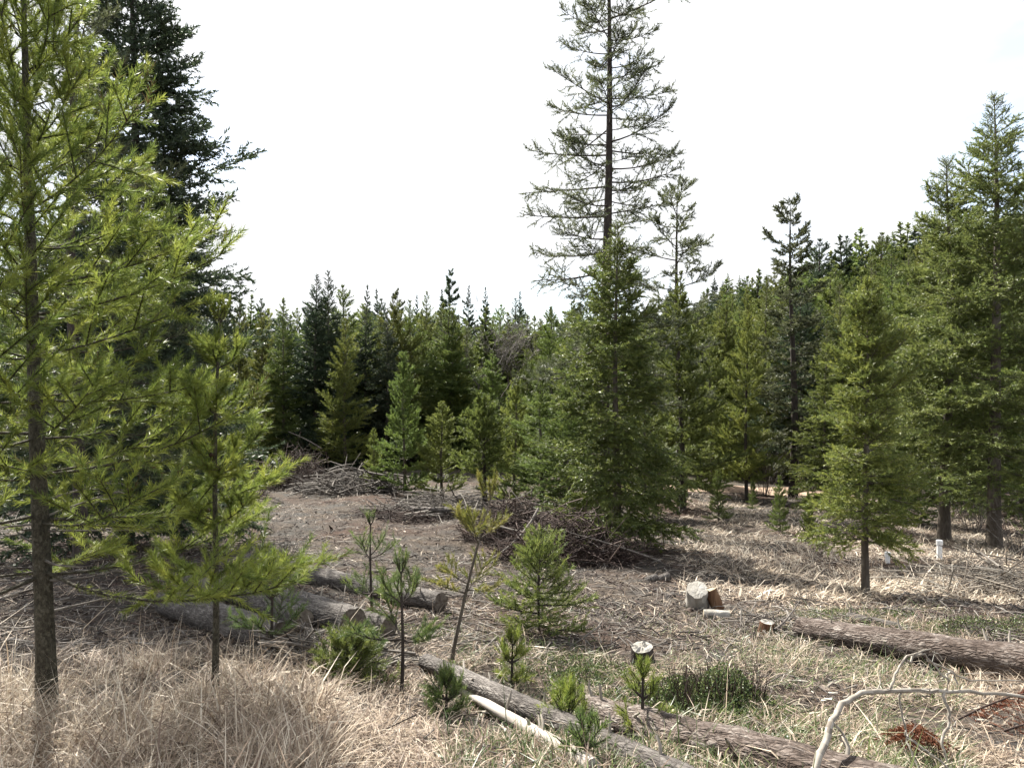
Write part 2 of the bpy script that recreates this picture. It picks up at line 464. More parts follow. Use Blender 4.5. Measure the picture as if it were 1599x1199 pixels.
def grow(seed, H, base=0.12, dens=9.0, Lmax=2.0, shape=0.8, e_lo=-10, e_hi=45, curve=20, tw=12, twl=0.42, s0=0.25,
         sub=0, k=18, nl=0.07, nw=0.012, ang=0.8, flat=0.0, whorl=0, trunk_r=None, ljit=0.25, lean=(0, 0), spread=52,
         asym=None, skip=0.0, tw_up=0.0, lmin=0.12, bulge=0.0, droop_tw=0.0, needle_branch=True, keep=None, vr=0.3, brad=0.012, s0lo=None):
    g = np.random.default_rng(seed)
    T = Tree()
    trunk_r = trunk_r or H * 0.011
    # trunk path with a slow wander
    nt_ = 14
    zz = np.linspace(0, H, nt_)
    wob = H * 0.006
    ph = g.random(4) * 6.28
    tx = lean[0] * zz / H + wob * (np.sin(zz / H * 5 + ph[0]) - math.sin(ph[0]))
    ty = lean[1] * zz / H + wob * (np.sin(zz / H * 6 + ph[1]) - math.sin(ph[1]))
    rad = trunk_r * (1 - zz / H) ** 0.85 + 0.006
    rad[0] *= 1.25
    tp = np.stack([tx, ty, zz], -1)
    tp[0, 2] -= 0.15
    v, f = tubes(tp[None], rad[None], 9)
    T.trunk = (v, f)
    T.path = lambda z: np.stack([np.interp(z, zz, tx), np.interp(z, zz, ty), z], -1)
    T.rad = lambda z: np.interp(z, zz, rad)
    # branches
    nb = int(H * (1 - base) * dens)
    if whorl:
        nw_ = max(3, int(round(nb / whorl)))
        lev = np.repeat(np.linspace(0, 1, nw_), whorl) + g.normal(0, 0.10 / nw_, nw_ * whorl)
        nb = len(lev)
        azi = np.tile(np.arange(whorl) * 2 * np.pi / whorl, nw_) + np.repeat(g.random(nw_) * 6.28, whorl) + g.normal(0, 0.3, nb)
    else:
        lev = (np.arange(nb) + g.random(nb)) / nb
        azi = np.arange(nb) * 2.39996 + g.normal(0, 0.4, nb)
    lev = np.clip(lev, 0, 0.985) ** 0.88
    z0 = H * (base + (1 - base) * lev)
    L = Lmax * ((1 - lev) ** shape) * (1 - bulge * (1 - lev) ** 6) * (1 + ljit * g.normal(size=nb)) + lmin
    L = np.clip(L, lmin, Lmax * 1.45)
    if asym is not None:
        L *= 1 + asym[1] * np.cos(azi - asym[0])
    keepm = g.random(nb) > skip
    if keep is not None:
        keepm &= keep(z0, azi)
    z0, azi, L, lev = z0[keepm], azi[keepm], L[keepm], lev[keepm]
    nb = len(z0)
    e0 = np.radians(e_lo + (e_hi - e_lo) * lev ** 1.2 + g.normal(0, 7, nb))
    cv = np.radians(curve + g.normal(0, 9, nb))
    m_ = 7
    s = np.linspace(0, 1, m_)
    el = e0[:, None] + cv[:, None] * s[None]
    az = azi[:, None] + g.normal(0, 0.22, nb)[:, None] * s[None]
    step = (L / (m_ - 1))[:, None]
    dx = np.cos(el) * np.cos(az) * step; dyy = np.cos(el) * np.sin(az) * step; dzz = np.sin(el) * step
    st = T.path(z0)
    BP = np.zeros((nb, m_, 3))
    BP[:, 0] = st
    BP[:, 1:, 0] = st[:, None, 0] + np.cumsum(dx[:, :-1], 1)
    BP[:, 1:, 1] = st[:, None, 1] + np.cumsum(dyy[:, :-1], 1)
    BP[:, 1:, 2] = st[:, None, 2] + np.cumsum(dzz[:, :-1], 1)
    br = np.clip(brad * (L / Lmax), 0.004, 1)[:, None] * (1 - 0.8 * s)[None] + 0.0015
    br = np.minimum(br, T.rad(z0)[:, None] * 0.7 + 0.002)
    wood = [tubes(BP, br, 4)]

    def sample(paths, sv, ii):
        fi = sv * (m_ - 1); i0 = np.clip(fi.astype(int), 0, m_ - 2); fr = (fi - i0)[:, None]
        p = paths[ii, i0] * (1 - fr) + paths[ii, i0 + 1] * fr
        d = nrm(paths[ii, i0 + 1] - paths[ii, i0])
        return p, d
    # twigs
    ntw = np.maximum(3, (tw * (0.35 + 0.65 * L / Lmax)).astype(int))
    ii = np.repeat(np.arange(nb), ntw)
    order = np.concatenate([np.arange(q) for q in ntw])
    s0v = s0 if s0lo is None else (s0lo + (s0 - s0lo) * np.clip(lev * 2.2, 0, 1))[ii]
    sv = s0v + (1 - s0v) * (order + g.random(len(ii)) * 0.9) / ntw[ii]
    sv = np.clip(sv, 0, 0.98)
    p, d = sample(BP, sv, ii)
    side = np.where(order % 2 == 0, 1.0, -1.0)
    sp = np.radians(spread + g.normal(0, 10, len(ii))) * side
    hz = np.stack([d[:, 0] * np.cos(sp) - d[:, 1] * np.sin(sp), d[:, 0] * np.sin(sp) + d[:, 1] * np.cos(sp), d[:, 2]], -1)
    hz[:, 2] += tw_up + g.normal(0, vr, len(ii)) - droop_tw
    d2 = nrm(hz)
    tl = L[ii] * twl * (1.12 - sv) ** 0.7 * (0.7 + 0.5 * g.random(len(ii))) + 0.06
    shoots_P, shoots_D, shoots_L = [p], [d2], [tl]
    bsz = np.clip(L / (0.45 * Lmax), 0.28, 1.0)
    shoots_S = [bsz[ii]]
    endp = p + d2 * tl[:, None]
    wood.append(tubes(np.stack([p, endp], 1), np.stack([np.full(len(p), 0.0042), np.full(len(p), 0.002)], 1) * (1 + H * 0.08), 3))
    if sub:
        jj = np.repeat(np.arange(len(p)), sub)
        so = np.tile(np.arange(sub), len(p))
        sv2 = 0.25 + 0.7 * (so + g.random(len(jj))) / sub
        p2 = p[jj] + d2[jj] * (tl[jj] * sv2)[:, None]
        sd = np.where(so % 2 == 0, 1.0, -1.0)
        sp2 = np.radians(40 + g.normal(0, 12, len(jj))) * sd
        dd = d2[jj]
        h2 = np.stack([dd[:, 0] * np.cos(sp2) - dd[:, 1] * np.sin(sp2), dd[:, 0] * np.sin(sp2) + dd[:, 1] * np.cos(sp2), dd[:, 2]], -1)
        h2[:, 2] += tw_up * 0.7 + g.normal(0, vr, len(jj)) - droop_tw
        h2 = nrm(h2)
        l2 = tl[jj] * 0.5 * (0.6 + 0.6 * g.random(len(jj))) + 0.04
        shoots_P.append(p2); shoots_D.append(h2); shoots_L.append(l2); shoots_S.append(bsz[ii][jj])
    if needle_branch:
        seg = np.arange(int(s0 * (m_ - 1)) + 1, m_ - 1)
        for q in seg:
            shoots_P.append(BP[:, q]); dv = BP[:, q + 1] - BP[:, q]
            ll = np.linalg.norm(dv, axis=1); shoots_D.append(nrm(dv)); shoots_L.append(ll * 1.05); shoots_S.append(bsz)
    # leader
    shoots_P.append(T.path(np.array([H * 0.97]))); shoots_D.append(np.array([[0, 0, 1.0]])); shoots_L.append(np.array([H * 0.035])); shoots_S.append(np.array([0.45]))
    P = np.concatenate(shoots_P); D = np.concatenate(shoots_D); Ln = np.concatenate(shoots_L); SZ = np.concatenate(shoots_S)
    tv = np.concatenate([np.clip(0.55 * g.random(nb)[ii] + 0.45 * g.random(len(ii)), 0, 1) if a is shoots_P[0] else g.random(len(a)) for a in shoots_P])
    kk = np.maximum(4, (k * Ln / np.median(Ln)).astype(int)).clip(4, k * 3)
    sets, tints = [], []
    for kv in np.unique(np.ceil(kk / 6).astype(int)):
        sel = np.ceil(kk / 6).astype(int) == kv
        v, f, tn = needles(P[sel], D[sel], Ln[sel], int(kv * 6), nl, nw, ang, g, flat, tv[sel], ns=SZ[sel])
        sets.append((v, f)); tints.append(tn)
    V, F = lerp_sets(sets)
    T.crown = (V, F, np.concatenate(tints))
    T.wood = lerp_sets(wood)
    T.BP, T.L, T.z0 = BP, L, z0
    return T


def tree_meshes(key, T):
    return dict(trunk=raw_mesh(key + '_trunk', T.trunk[0], [T.trunk[1]], smooth=True),
                limbs=raw_mesh(key + '_limbs', T.wood[0], T.wood[1], smooth=True),
                crown=raw_mesh(key + '_crown', T.crown[0], T.crown[1], T.crown[2]))


def set_tree(name, meshes, loc, rz, sc, label, cat='tree', group=None, bark='bark', leaf='pine', limbs=True):
    root = empty(name, loc, rz, sc)
    tag(root, label, cat, group)
    for part, mk in (('trunk', bark), ('limbs', bark), ('crown', leaf)):
        if part == 'limbs' and not limbs:
            continue
        o = bpy.data.objects.new(part, meshes[part]); C.objects.link(o); o.parent = root
        if part == 'limbs': o['kind'] = 'stuff'
        if len(meshes[part].materials) == 0:
            meshes[part].materials.append(M[mk])
        if meshes[part].materials[0] is not M[mk]:
            o.material_slots[0].link = 'OBJECT'; o.material_slots[0].material = M[mk]
    return root


def sway(a):
    return random.uniform(0, 6.28) if a is None else a


# prototype crowns, 10 m tall ------------------------------------------------
PROTO = {}
for i in range(4):
    PROTO['fir%d' % i] = tree_meshes('fir%d' % i, grow(100 + i, 10, base=0.04, dens=15, Lmax=2.0 + 0.15 * i, shape=0.86, lmin=0.05, e_lo=-14, e_hi=38, curve=16,
                                                         tw=15, twl=0.50, k=20, nl=0.13, nw=0.042, ang=0.9, flat=0.3, ljit=0.25, s0=0.08))
for i in range(4):
    PROTO['pine%d' % i] = tree_meshes('pine%d' % i, grow(200 + i, 10, base=0.10, dens=11, Lmax=1.75 + 0.15 * i, shape=0.75, lmin=0.06, e_lo=0, e_hi=50, curve=22,
                                                          tw=14, twl=0.50, k=22, nl=0.15, nw=0.036, ang=0.8, whorl=5, ljit=0.3, tw_up=0.2, s0=0.12))
for i in range(3):
    PROTO['far%d' % i] = tree_meshes('far%d' % i, grow(300 + i, 10, base=0.04, dens=9, Lmax=1.7 + 0.2 * i, shape=0.95, lmin=0.05, e_lo=-12, e_hi=40, curve=15,
                                                        tw=9, twl=0.5, k=12, nl=0.24, nw=0.10, ang=0.9, flat=0.3, ljit=0.3, s0=0.08))
for i in range(2):     # thin old trees with sparse tufted tops
    PROTO['thin%d' % i] = tree_meshes('thin%d' % i, grow(350 + i, 10, base=0.30, dens=7.5, Lmax=0.95, shape=0.5, e_lo=-15, e_hi=35, curve=20, skip=0.2,
                                                          tw=9, twl=0.5, k=15, nl=0.2, nw=0.06, ang=0.8, ljit=0.35, tw_up=0.2, s0=0.25))
for i in range(3):     # young pines
    PROTO['young%d' % i] = tree_meshes('young%d' % i, grow(400 + i, 4, base=0.06, dens=19, Lmax=0.85, shape=0.72, e_lo=8, e_hi=55, curve=24,
                                                            tw=12, twl=0.48, k=24, nl=0.085, nw=0.020, ang=0.75, whorl=5, ljit=0.25, tw_up=0.25, s0=0.12, trunk_r=0.045))


def place(name, proto, px, d, top, label, leaf, group=None, bark='bark', wide=1.0, rz=None, H0=10.0, dy=0):
    g0 = at(px, d)
    h = zpx(top, d) - g0.z
    s = h / H0
    return set_tree(name, PROTO[proto], g0, sway(rz), (s * wide, s * wide, s), label, 'tree', group, bark, leaf)


# ------------------------------------------------------------------ the two young pines in the left foreground
def foreground_pine(name, seed, px, py, d, H, lean, label, **kw):
    g0 = at(px, d)
    T = grow(seed, H, lean=lean, **kw)
    root = empty(name, g0); tag(root, label, 'tree')
    me = tree_meshes(name, T)
    for part, mk in (('trunk', 'fg_bark'), ('limbs', 'fg_bark'), ('crown', 'fg_needle')):
        o = add(part, me[part], M[mk], root)
        if part == 'limbs': o['kind'] = 'stuff'
    return root, T


d1 = 4.5
pine1, T1 = foreground_pine('pine_tree', 11, 75, 1130, d1, 5.0, (-0.20, 0.1),
                            'tall yellow-green young pine with bare lower trunk in the left foreground',
                            base=0.17, dens=23, Lmax=1.3, shape=0.8, lmin=0.08, e_lo=-6, e_hi=50, curve=34, tw=9, twl=0.40, sub=3, k=66, asym=(0.0, 0.12),
                            nl=0.060, nw=0.0046, ang=0.78, whorl=5, trunk_r=0.054, s0=0.06, s0lo=0.5, tw_up=0.2, ljit=0.2, brad=0.0085)
pine2, T2 = foreground_pine('pine_tree', 12, 335, 1090, 4.65, 2.42, (0.05, 0.0),
                            'slender yellow-green pine sapling right of the left foreground pine',
                            base=0.28, dens=15, Lmax=0.37, shape=0.7, e_lo=5, e_hi=45, curve=24, tw=5, twl=0.42, sub=2, k=60, lmin=0.05,
                            nl=0.060, nw=0.0046, ang=0.78, whorl=4, trunk_r=0.017, s0=0.05, tw_up=0.25, ljit=0.22, brad=0.005)
# bare dead branches on the lower trunk of the big pine, each its own part
g = np.random.default_rng(5)
for zf, az, Lb, el in ((1.12, 0.05, 0.62, 0.05), (1.16, 3.1, 0.5, -0.02), (1.02, 2.7, 0.45, 0.25), (0.82, -0.1, 0.55, 0.02), (0.78, 3.3, 0.4, -0.2),
                       (0.55, 3.0, 0.42, -0.3), (0.62, 0.35, 0.6, 0.18), (1.2, 0.5, 0.5, 0.35), (0.95, -0.6, 0.4, -0.05), (0.9, 3.9, 0.4, 0.05), (1.3, -0.35, 0.6, 0.3)):
    s = np.linspace(0, 1, 7)
    p0 = T1.path(np.array([zf]))[0]
    az_ = az + 0.3 * np.sin(s * 3 + g.random() * 6) * s
    P = np.stack([p0[0] + Lb * s * np.cos(az_), p0[1] + Lb * s * np.sin(az_), p0[2] + Lb * s * math.sin(el) + 0.05 * s * s * g.normal()], -1)
    sets = [tubes(P[None], (0.0085 * (1 - 0.75 * s))[None], 6)]
    for q in range(3):
        sq = 0.45 + 0.15 * q; b0 = np.array([np.interp(sq, s, P[:, i]) for i in range(3)])
        dv = np.array([math.cos(az + (-1) ** q * 0.7), math.sin(az + (-1) ** q * 0.7), g.normal() * 0.25]) * Lb * 0.3
        sets.append(tubes(np.stack([b0, b0 + dv * 0.5 + g.normal(size=3) * 0.01, b0 + dv])[None], np.array([[0.004, 0.003, 0.0015]]), 4))
    V, F = lerp_sets(sets)
    n_f = sum(len(f) for f in F)
    add('dead_branch', raw_mesh('dead_branch', V, F, np.clip(g.normal(0.5, 0.2, n_f), 0, 1), True), M['twig'], pine1)
# small cones
def cone_mesh():
    a = np.linspace(0, 1, 7); P = np.stack([a * 0, a * 0, a * 0.045], -1)
    return tubes(P[None], (0.016 * np.sin(np.pi * (0.12 + 0.86 * a)))[None], 8)
cv, cf = cone_mesh(); cone = raw_mesh('cone', cv, [cf], smooth=True)
for T, root, zs in ((T1, pine1, (2.55, 2.8, 3.4, 3.9, 1.9)), (T2, pine2, (1.55, 1.2))):
    for z in zs:
        o = add('cone', cone, M['cone'], root)
        p = T.path(np.array([z]))[0]; a = random.uniform(-2.2, -0.6)
        o.location = (p[0] + 0.035 * math.cos(a), p[1] + 0.035 * math.sin(a), z); o.rotation_euler = (1.2, 0, a + 1.57)

# ------------------------------------------------------------------ hand-placed trees of the middle distance
def unique_tree(name, seed, px, d, top, label, leaf, bark='bark', **kw):
    g0 = at(px, d)
    H = zpx(top, d) - g0.z
    T = grow(seed, H, **kw)
    return set_tree(name, tree_meshes('%s%d' % (name, seed), T), g0, 0, 1, label, 'tree', None, bark, leaf), T


unique_tree('fir_tree', 21, 195, 14, -150, 'massive dark blue-green fir behind the left foreground pine', 'darkfir', 'darkbark',
            base=0.06, dens=19, Lmax=2.35, shape=0.70, e_lo=-18, e_hi=30, curve=14, tw=17, twl=0.46, sub=3, k=11, nl=0.09, nw=0.038, ang=0.95, flat=0.1, ljit=0.22, s0=0.1, trunk_r=0.16)
unique_tree('pine_tree', 22, 128, 11, -150, 'dark-trunked sparse pine between the left foreground pine and the dark fir', 'oldpine', 'darkbark',
            base=0.14, dens=8, Lmax=1.2, shape=0.4, e_lo=-10, e_hi=40, curve=22, tw=10, twl=0.45, sub=2, k=14, nl=0.085, nw=0.014, ang=0.75, ljit=0.3, s0=0.3, tw_up=0.2, trunk_r=0.10)
lodge, LT = unique_tree('pine_tree', 23, 942, 20, -170, 'very tall sparse pine with bare dark trunk rising above the centre', 'oldpine', 'darkbark',
                        base=0.20, dens=9.0, Lmax=1.75, shape=0.28, e_lo=-20, e_hi=25, curve=20, tw=15, twl=0.33, sub=3, k=15, nl=0.085, nw=0.017, ang=0.9, ljit=0.32, s0=0.32,
                        tw_up=0.15, trunk_r=0.19, needle_branch=False, brad=0.021, skip=0.05, vr=0.5)
unique_tree('fir_tree', 24, 966, 15, 350, 'dense green fir with grey lower trunk in front of the tall pine', 'fir', 'bark',
            base=0.05, dens=22, Lmax=1.5, shape=0.85, lmin=0.06, e_lo=-24, e_hi=40, curve=12, tw=17, twl=0.44, sub=3, k=12, nl=0.07, nw=0.027, ang=0.9, flat=0.3, ljit=0.3, s0=0.1, trunk_r=0.085,
            droop_tw=0.12)
unique_tree('pine_tree', 25, 1061, 26, 292, 'second sparse tall pine to the right of the tallest pine', 'oldpine', 'darkbark',
            base=0.35, dens=7, Lmax=1.5, shape=0.4, e_lo=-18, e_hi=30, curve=20, tw=13, twl=0.36, sub=3, k=12, nl=0.10, nw=0.022, ang=0.9, ljit=0.35, s0=0.28, tw_up=0.15, trunk_r=0.13,
            needle_branch=False, brad=0.02, vr=0.4)
unique_tree('fir_tree', 26, 1352, 10.6, 462, 'yellow-green fir with clean slim trunk beside the right-hand log', 'yfir', 'bark',
            base=0.17, dens=25, Lmax=0.56, shape=0.5, e_lo=-10, e_hi=45, curve=16, tw=15, twl=0.46, sub=3, k=12, nl=0.048, nw=0.015, ang=0.9, flat=0.2, ljit=0.38, s0=0.08, trunk_r=0.052)
unique_tree('fir_tree', 27, 1474, 18.5, 250, 'tall green fir with exposed trunk behind the white posts', 'rfir', 'bark',
            base=0.23, dens=15, Lmax=1.8, shape=0.75, lmin=0.08, e_lo=-16, e_hi=38, curve=16, tw=16, twl=0.44, sub=3, k=12, nl=0.085, nw=0.028, ang=0.9, flat=0.25, ljit=0.3, s0=0.08, trunk_r=0.14)
unique_tree('fir_tree', 28, 1552, 17.0, 150, 'tallest green fir at the right edge with drooping boughs', 'rfir', 'bark',
            base=0.12, dens=15, Lmax=2.1, shape=0.75, lmin=0.08, e_lo=-18, e_hi=38, curve=18, tw=16, twl=0.44, sub=3, k=12, nl=0.085, nw=0.028, ang=0.9, flat=0.25, ljit=0.3, s0=0.08, trunk_r=0.15)
unique_tree('pine_tree', 29, 1238, 28, 318, 'dark pine with sparse top tuft and dead lower limbs beside the dirt track', 'oldpine', 'darkbark',
            base=0.1, dens=11, Lmax=1.1, shape=0.35, e_lo=-25, e_hi=35, curve=22, tw=11, twl=0.45, sub=2, k=12, nl=0.11, nw=0.036, ang=0.85, ljit=0.35, s0=0.25, trunk_r=0.16, skip=0.22)

# young bright pines standing in the clearing
place('pine_tree', 'young0', 632, 25.5, 556, 'tallest of the young pines behind the grey slash pile', 'pine', H0=4, wide=0.95, rz=0.4)
place('pine_tree', 'young1', 583, 26.5, 672, 'small young pine standing left of the tallest young clearing pine', 'pine', H0=4, rz=1.2)
place('pine_tree', 'young2', 690, 25.0, 632, 'bushy young pine standing right of the tallest young clearing pine', 'pine', H0=4, wide=1.35, rz=2)
unique_tree('pine_tree', 30, 757, 22.0, 632, 'round-topped young pine with dark bare trunk behind the middle of the clearing', 'pine', 'darkbark',
            base=0.3, dens=26, Lmax=0.85, shape=0.45, e_lo=5, e_hi=50, curve=20, tw=11, twl=0.45, sub=1, k=16, nl=0.08, nw=0.022, ang=0.8, ljit=0.3, s0=0.15, trunk_r=0.085, tw_up=0.2)
place('pine_tree', 'young0', 803, 24, 596, 'light green young pine between the dark-trunked pine and the centre firs', 'pine', H0=4, wide=1.1, rz=4)
place('pine_tree', 'pine2', 845, 21.5, 585, 'light green bushy pine left of the central fir', 'pine', wide=1.6, rz=1)
place('pine_tree', 'pine3', 890, 20, 600, 'green pine standing directly behind the dark brush pile', 'pine', wide=1.6, rz=5)
place('pine_tree', 'pine0', 1066, 24, 425, 'green pine with dark trunk right of the central fir', 'pine', wide=1.1, bark='darkbark', rz=2.2)
place('pine_tree', 'pine1', 1110, 29, 520, 'green pine standing left of the dirt track', 'pine', wide=1.1, rz=0.7)
place('pine_tree', 'young2', 1010, 22, 560, 'broad green pine half hidden behind the central fir', 'pine', H0=4, wide=1.1, rz=0.9)
place('pine_tree', 'pine2', 1166, 27, 455, 'slim pale green pine with dark trunk at the dirt track', 'yfir', wide=0.75, bark='darkbark', rz=4.2)
place('fir_tree', 'fir1', 1290, 24, 505, 'green fir between the dark dead-limbed pine and the slim-trunked fir', 'fir', wide=0.9, rz=2.9)
place('fir_tree', 'fir2', 1408, 22, 500, 'green fir behind the smaller white post', 'fir', wide=0.8, rz=0.2)
place('pine_tree', 'pine3', 1240, 34, 430, 'pale green pine behind the dark dead-limbed pine', 'pine', wide=0.9, rz=0.2)
place('fir_tree', 'young1', 1122, 21, 735, 'small bushy fir at the edge of the sunlit grass', 'fir', H0=4, wide=1.1)
place('fir_tree', 'young0', 1218, 19, 745, 'small green fir standing below the dead-limbed pine', 'fir', H0=4, wide=0.9)
place('fir_tree', 'young2', 1262, 17, 770, 'small bright green fir left of the slim-trunked fir', 'yfir', H0=4, wide=0.9)
place('fir_tree', 'young1', 1175, 24, 748, 'low green fir at the near edge of the dirt track', 'fir', H0=4, wide=0.9)

# prominent trees of the first treeline (left to right)
first = [
    (30, 26, 520, 'fir0', 'fir', 'green fir showing through the foreground pine at the left edge', 1.0),
    (110, 22, 560, 'pine1', 'pine', 'green pine showing through the foreground pine boughs', 1.1),
    (250, 24, 540, 'fir3', 'fir', 'green fir behind the gap between the two foreground pines', 1.0),
    (372, 33, 462, 'pine0', 'pine', 'slender pine just right of the foreground sapling', 0.75),
    (310, 30, 520, 'pine2', 'pine', 'green pine directly behind the foreground sapling', 1.0),
    (408, 37, 490, 'pine1', 'pine', 'green pine second from the sapling in the treeline', 0.8),
    (443, 35, 478, 'fir2', 'fir', 'narrow green fir left of the twin-spired fir', 0.7),
    (495, 36, 428, 'fir0', 'darkfir', 'left spire of the tall dark twin firs in the treeline', 0.9),
    (512, 36.6, 422, 'fir1', 'darkfir', 'right spire of the tall dark twin firs in the treeline', 0.8),
    (540, 33, 492, 'pine2', 'yfir', 'yellow-green pine in front of the dark twin firs', 0.8),
    (573, 38, 480, 'fir3', 'darkfir', 'dark fir right of the yellow-green treeline pine', 0.9),
    (603, 36, 488, 'fir0', 'darkfir', 'dark blue-green fir behind the tallest young clearing pine', 0.75),
    (640, 39, 470, 'pine3', 'pine', 'green pine right behind the tallest young clearing pine', 0.9),
    (668, 42, 455, 'fir2', 'fir', 'pointed green fir above the young clearing pines', 0.7),
    (706, 38, 482, 'pine0', 'yfir', 'yellow-green treeline pine left of the leafless trees', 0.85),
    (728, 41, 500, 'fir1', 'fir', 'green treeline fir next to the leafless trees', 0.8),
    (768, 37, 548, 'pine1', 'pine', 'round dark green pine below the leafless trees', 1.1),
    (822, 38, 545, 'fir3', 'fir', 'green fir right of the leafless trees', 0.9),
    (860, 36, 480, 'pine2', 'pine', 'tall green pine left of the tallest trunk', 0.9),
    (905, 33, 475, 'pine3', 'pine', 'green pine just left of the tallest trunk', 0.9),
    (1015, 34, 470, 'pine1', 'pine', 'green pine between the two sparse tall pines', 0.85),
    (1098, 38, 455, 'fir0', 'fir', 'green fir right of the second sparse pine', 0.85),
    (1135, 40, 470, 'pine2', 'pine', 'green pine left of the slim track-side pine', 0.85),
    (1200, 36, 440, 'fir2', 'yfir', 'pale green fir left of the dark dead-limbed pine', 0.8),
    (1310, 32, 440, 'fir3', 'fir', 'green fir above the slim-trunked fir', 0.8),
    (1360, 34, 405, 'fir1', 'fir', 'tall green fir behind the slim-trunked fir', 0.8),
    (1420, 30, 385, 'fir0', 'fir', 'tall green fir left of the fir behind the posts', 0.85),
    (1515, 27, 330, 'fir2', 'fir', 'green fir between the two tallest right-hand firs', 0.8),
    (1600, 24, 300, 'fir3', 'fir', 'green fir cut by the right edge of the picture', 0.9),
]
for px, d, top, pr, leaf, lab, wd in first:
    place('fir_tree' if pr.startswith('fir') else 'pine_tree', pr, px, d, top, lab, leaf, wide=wd * 1.22)

# far spires breaking the ridge line
spires = [(575, 95, 446, 'far0', 'tall far spire between the twin firs and the clearing pines'),
          (588, 100, 452, 'far1', 'far spire just right of the leftmost tall far spire'),
          (620, 110, 453, 'thin0', 'thin far spire above the tallest young clearing pine'),
          (651, 130, 462, 'far0', 'small far spire left of the tallest ridge tree'),
          (690, 120, 452, 'far1', 'broad far fir left of the tallest ridge tree'),
          (704, 105, 424, 'thin1', 'tallest thin dark tree on the far ridge'),
          (733, 150, 446, 'far2', 'neat conical far fir standing alone on the ridge'),
          (757, 150, 449, 'far0', 'far fir on the ridge right of the lone conical one'),
          (812, 150, 455, 'far1', 'far fir above the leafless trees'),
          (1152, 120, 448, 'far0', 'far fir on the skyline in the gap of the right-hand hillside'),
          (1345, 75, 378, 'far1', 'dark fir on the right-hand hill skyline'),
          (1375, 80, 372, 'thin0', 'thin bare-topped tree on the right-hand hill skyline'),
          (1305, 85, 395, 'far2', 'leftmost skyline fir of the right-hand hill'),
          (1395, 78, 370, 'far0', 'bluish fir on the right-hand hill skyline')]
for px, d, top, pr, lab in spires:
    place('fir_tree', pr, px, d, top, lab, 'darkfir' if pr != 'thin0' else 'oldpine', 'trees on the far skyline', wide=0.8)

# the forest mass behind: individuals in groups
g = np.random.default_rng(77)
placed = []
def scatter(n, d0, d1, px0, px1, h0, h1, protos, leafs, label, group, mind=2.4):
    c = 0; tries = 0; made = []
    while c < n and tries < n * 30:
        tries += 1
        d = d0 + (d1 - d0) * g.random(); px = px0 + (px1 - px0) * g.random()
        x = (px - 799.5) / FPX * d
        if 728 < px < 842 and d < 58: continue
        if any((x - a) ** 2 + (d - b_) ** 2 < mind ** 2 for a, b_ in placed): continue
        placed.append((x, d))
        h = h0 + (h1 - h0) * g.random()
        pr = protos[g.integers(len(protos))]; leaf = leafs[g.integers(len(leafs))]
        s = h / 10.0; wd = g.uniform(1.0, 1.45)
        kind = 'fir' if pr[:3] in ('fir', 'far') else 'pine'
        r_ = set_tree(kind + '_tree', PROTO[pr], Vector((x, d, gz(x, d))), g.uniform(0, 6.28), (s * wd, s * wd, s), label, 'tree', group,
                 'darkbark', leaf, limbs=not pr.startswith('far'))
        made.append((px, r_, {'fir': 'green', 'darkfir': 'dark green', 'pine': 'light green'}[leaf])); c += 1
    made.sort(key=lambda q: q[0])
    for q, (px, r_, col_) in enumerate(made):
        r_['label'] = '%s %s, %s from left' % (col_, label.replace('green conifer', 'conifer'), ORD(q + 1))


near_p = ['fir0', 'fir1', 'fir2', 'fir3', 'pine0', 'pine1', 'pine2', 'pine3']
far_p = ['far0', 'far1', 'far2']
ORD = lambda n: '%d%s' % (n, 'th' if 10 <= n % 100 <= 20 else {1: 'st', 2: 'nd', 3: 'rd'}.get(n % 10, 'th'))
scatter(46, 38, 58, 320, 1150, 8.0, 10.0, near_p, ['fir', 'pine', 'darkfir'], 'green conifer packed into the middle treeline', 'conifers in the dense middle treeline')
scatter(24, 22, 48, -140, 330, 7.5, 12, near_p, ['fir', 'pine', 'darkfir'], 'conifer behind the left foreground pine', 'conifers behind the left foreground pine')
scatter(36, 32, 60, 1130, 1740, 8.5, 11.5, near_p, ['fir', 'fir', 'pine', 'darkfir'], 'conifer at the foot of the right-hand hill', 'conifers at the foot of the right-hand hill')


def row(pts, step, d0, d1, jit, protos, leafs, label, group):
    """a ragged row of conifers whose tops follow the wooded skyline"""
    xs_, ys_ = [p_[0] for p_ in pts], [p_[1] for p_ in pts]
    px = xs_[0]; q = 0
    while px < xs_[-1]:
        d = d0 + (d1 - d0) * g.random(); top = np.interp(px, xs_, ys_) + g.normal(0, jit) + 6
        pr = protos[g.integers(len(protos))]; leaf = leafs[g.integers(len(leafs))]; q += 1
        g0 = at(px, d); h = max(4.0, zpx(top, d) - g0.z); s_ = h / 10; wd = g.uniform(1.2, 1.8)
        col_ = {'fir': 'green', 'darkfir': 'dark green', 'pine': 'light green'}[leaf]
        set_tree('fir_tree', PROTO[pr], g0, g.uniform(0, 6.28), (s_ * wd, s_ * wd, s_), '%s %s, %s from left' % (col_, label, ORD(q)), 'tree', group, 'darkbark', leaf, limbs=False)
        px += step * g.uniform(0.6, 1.4)


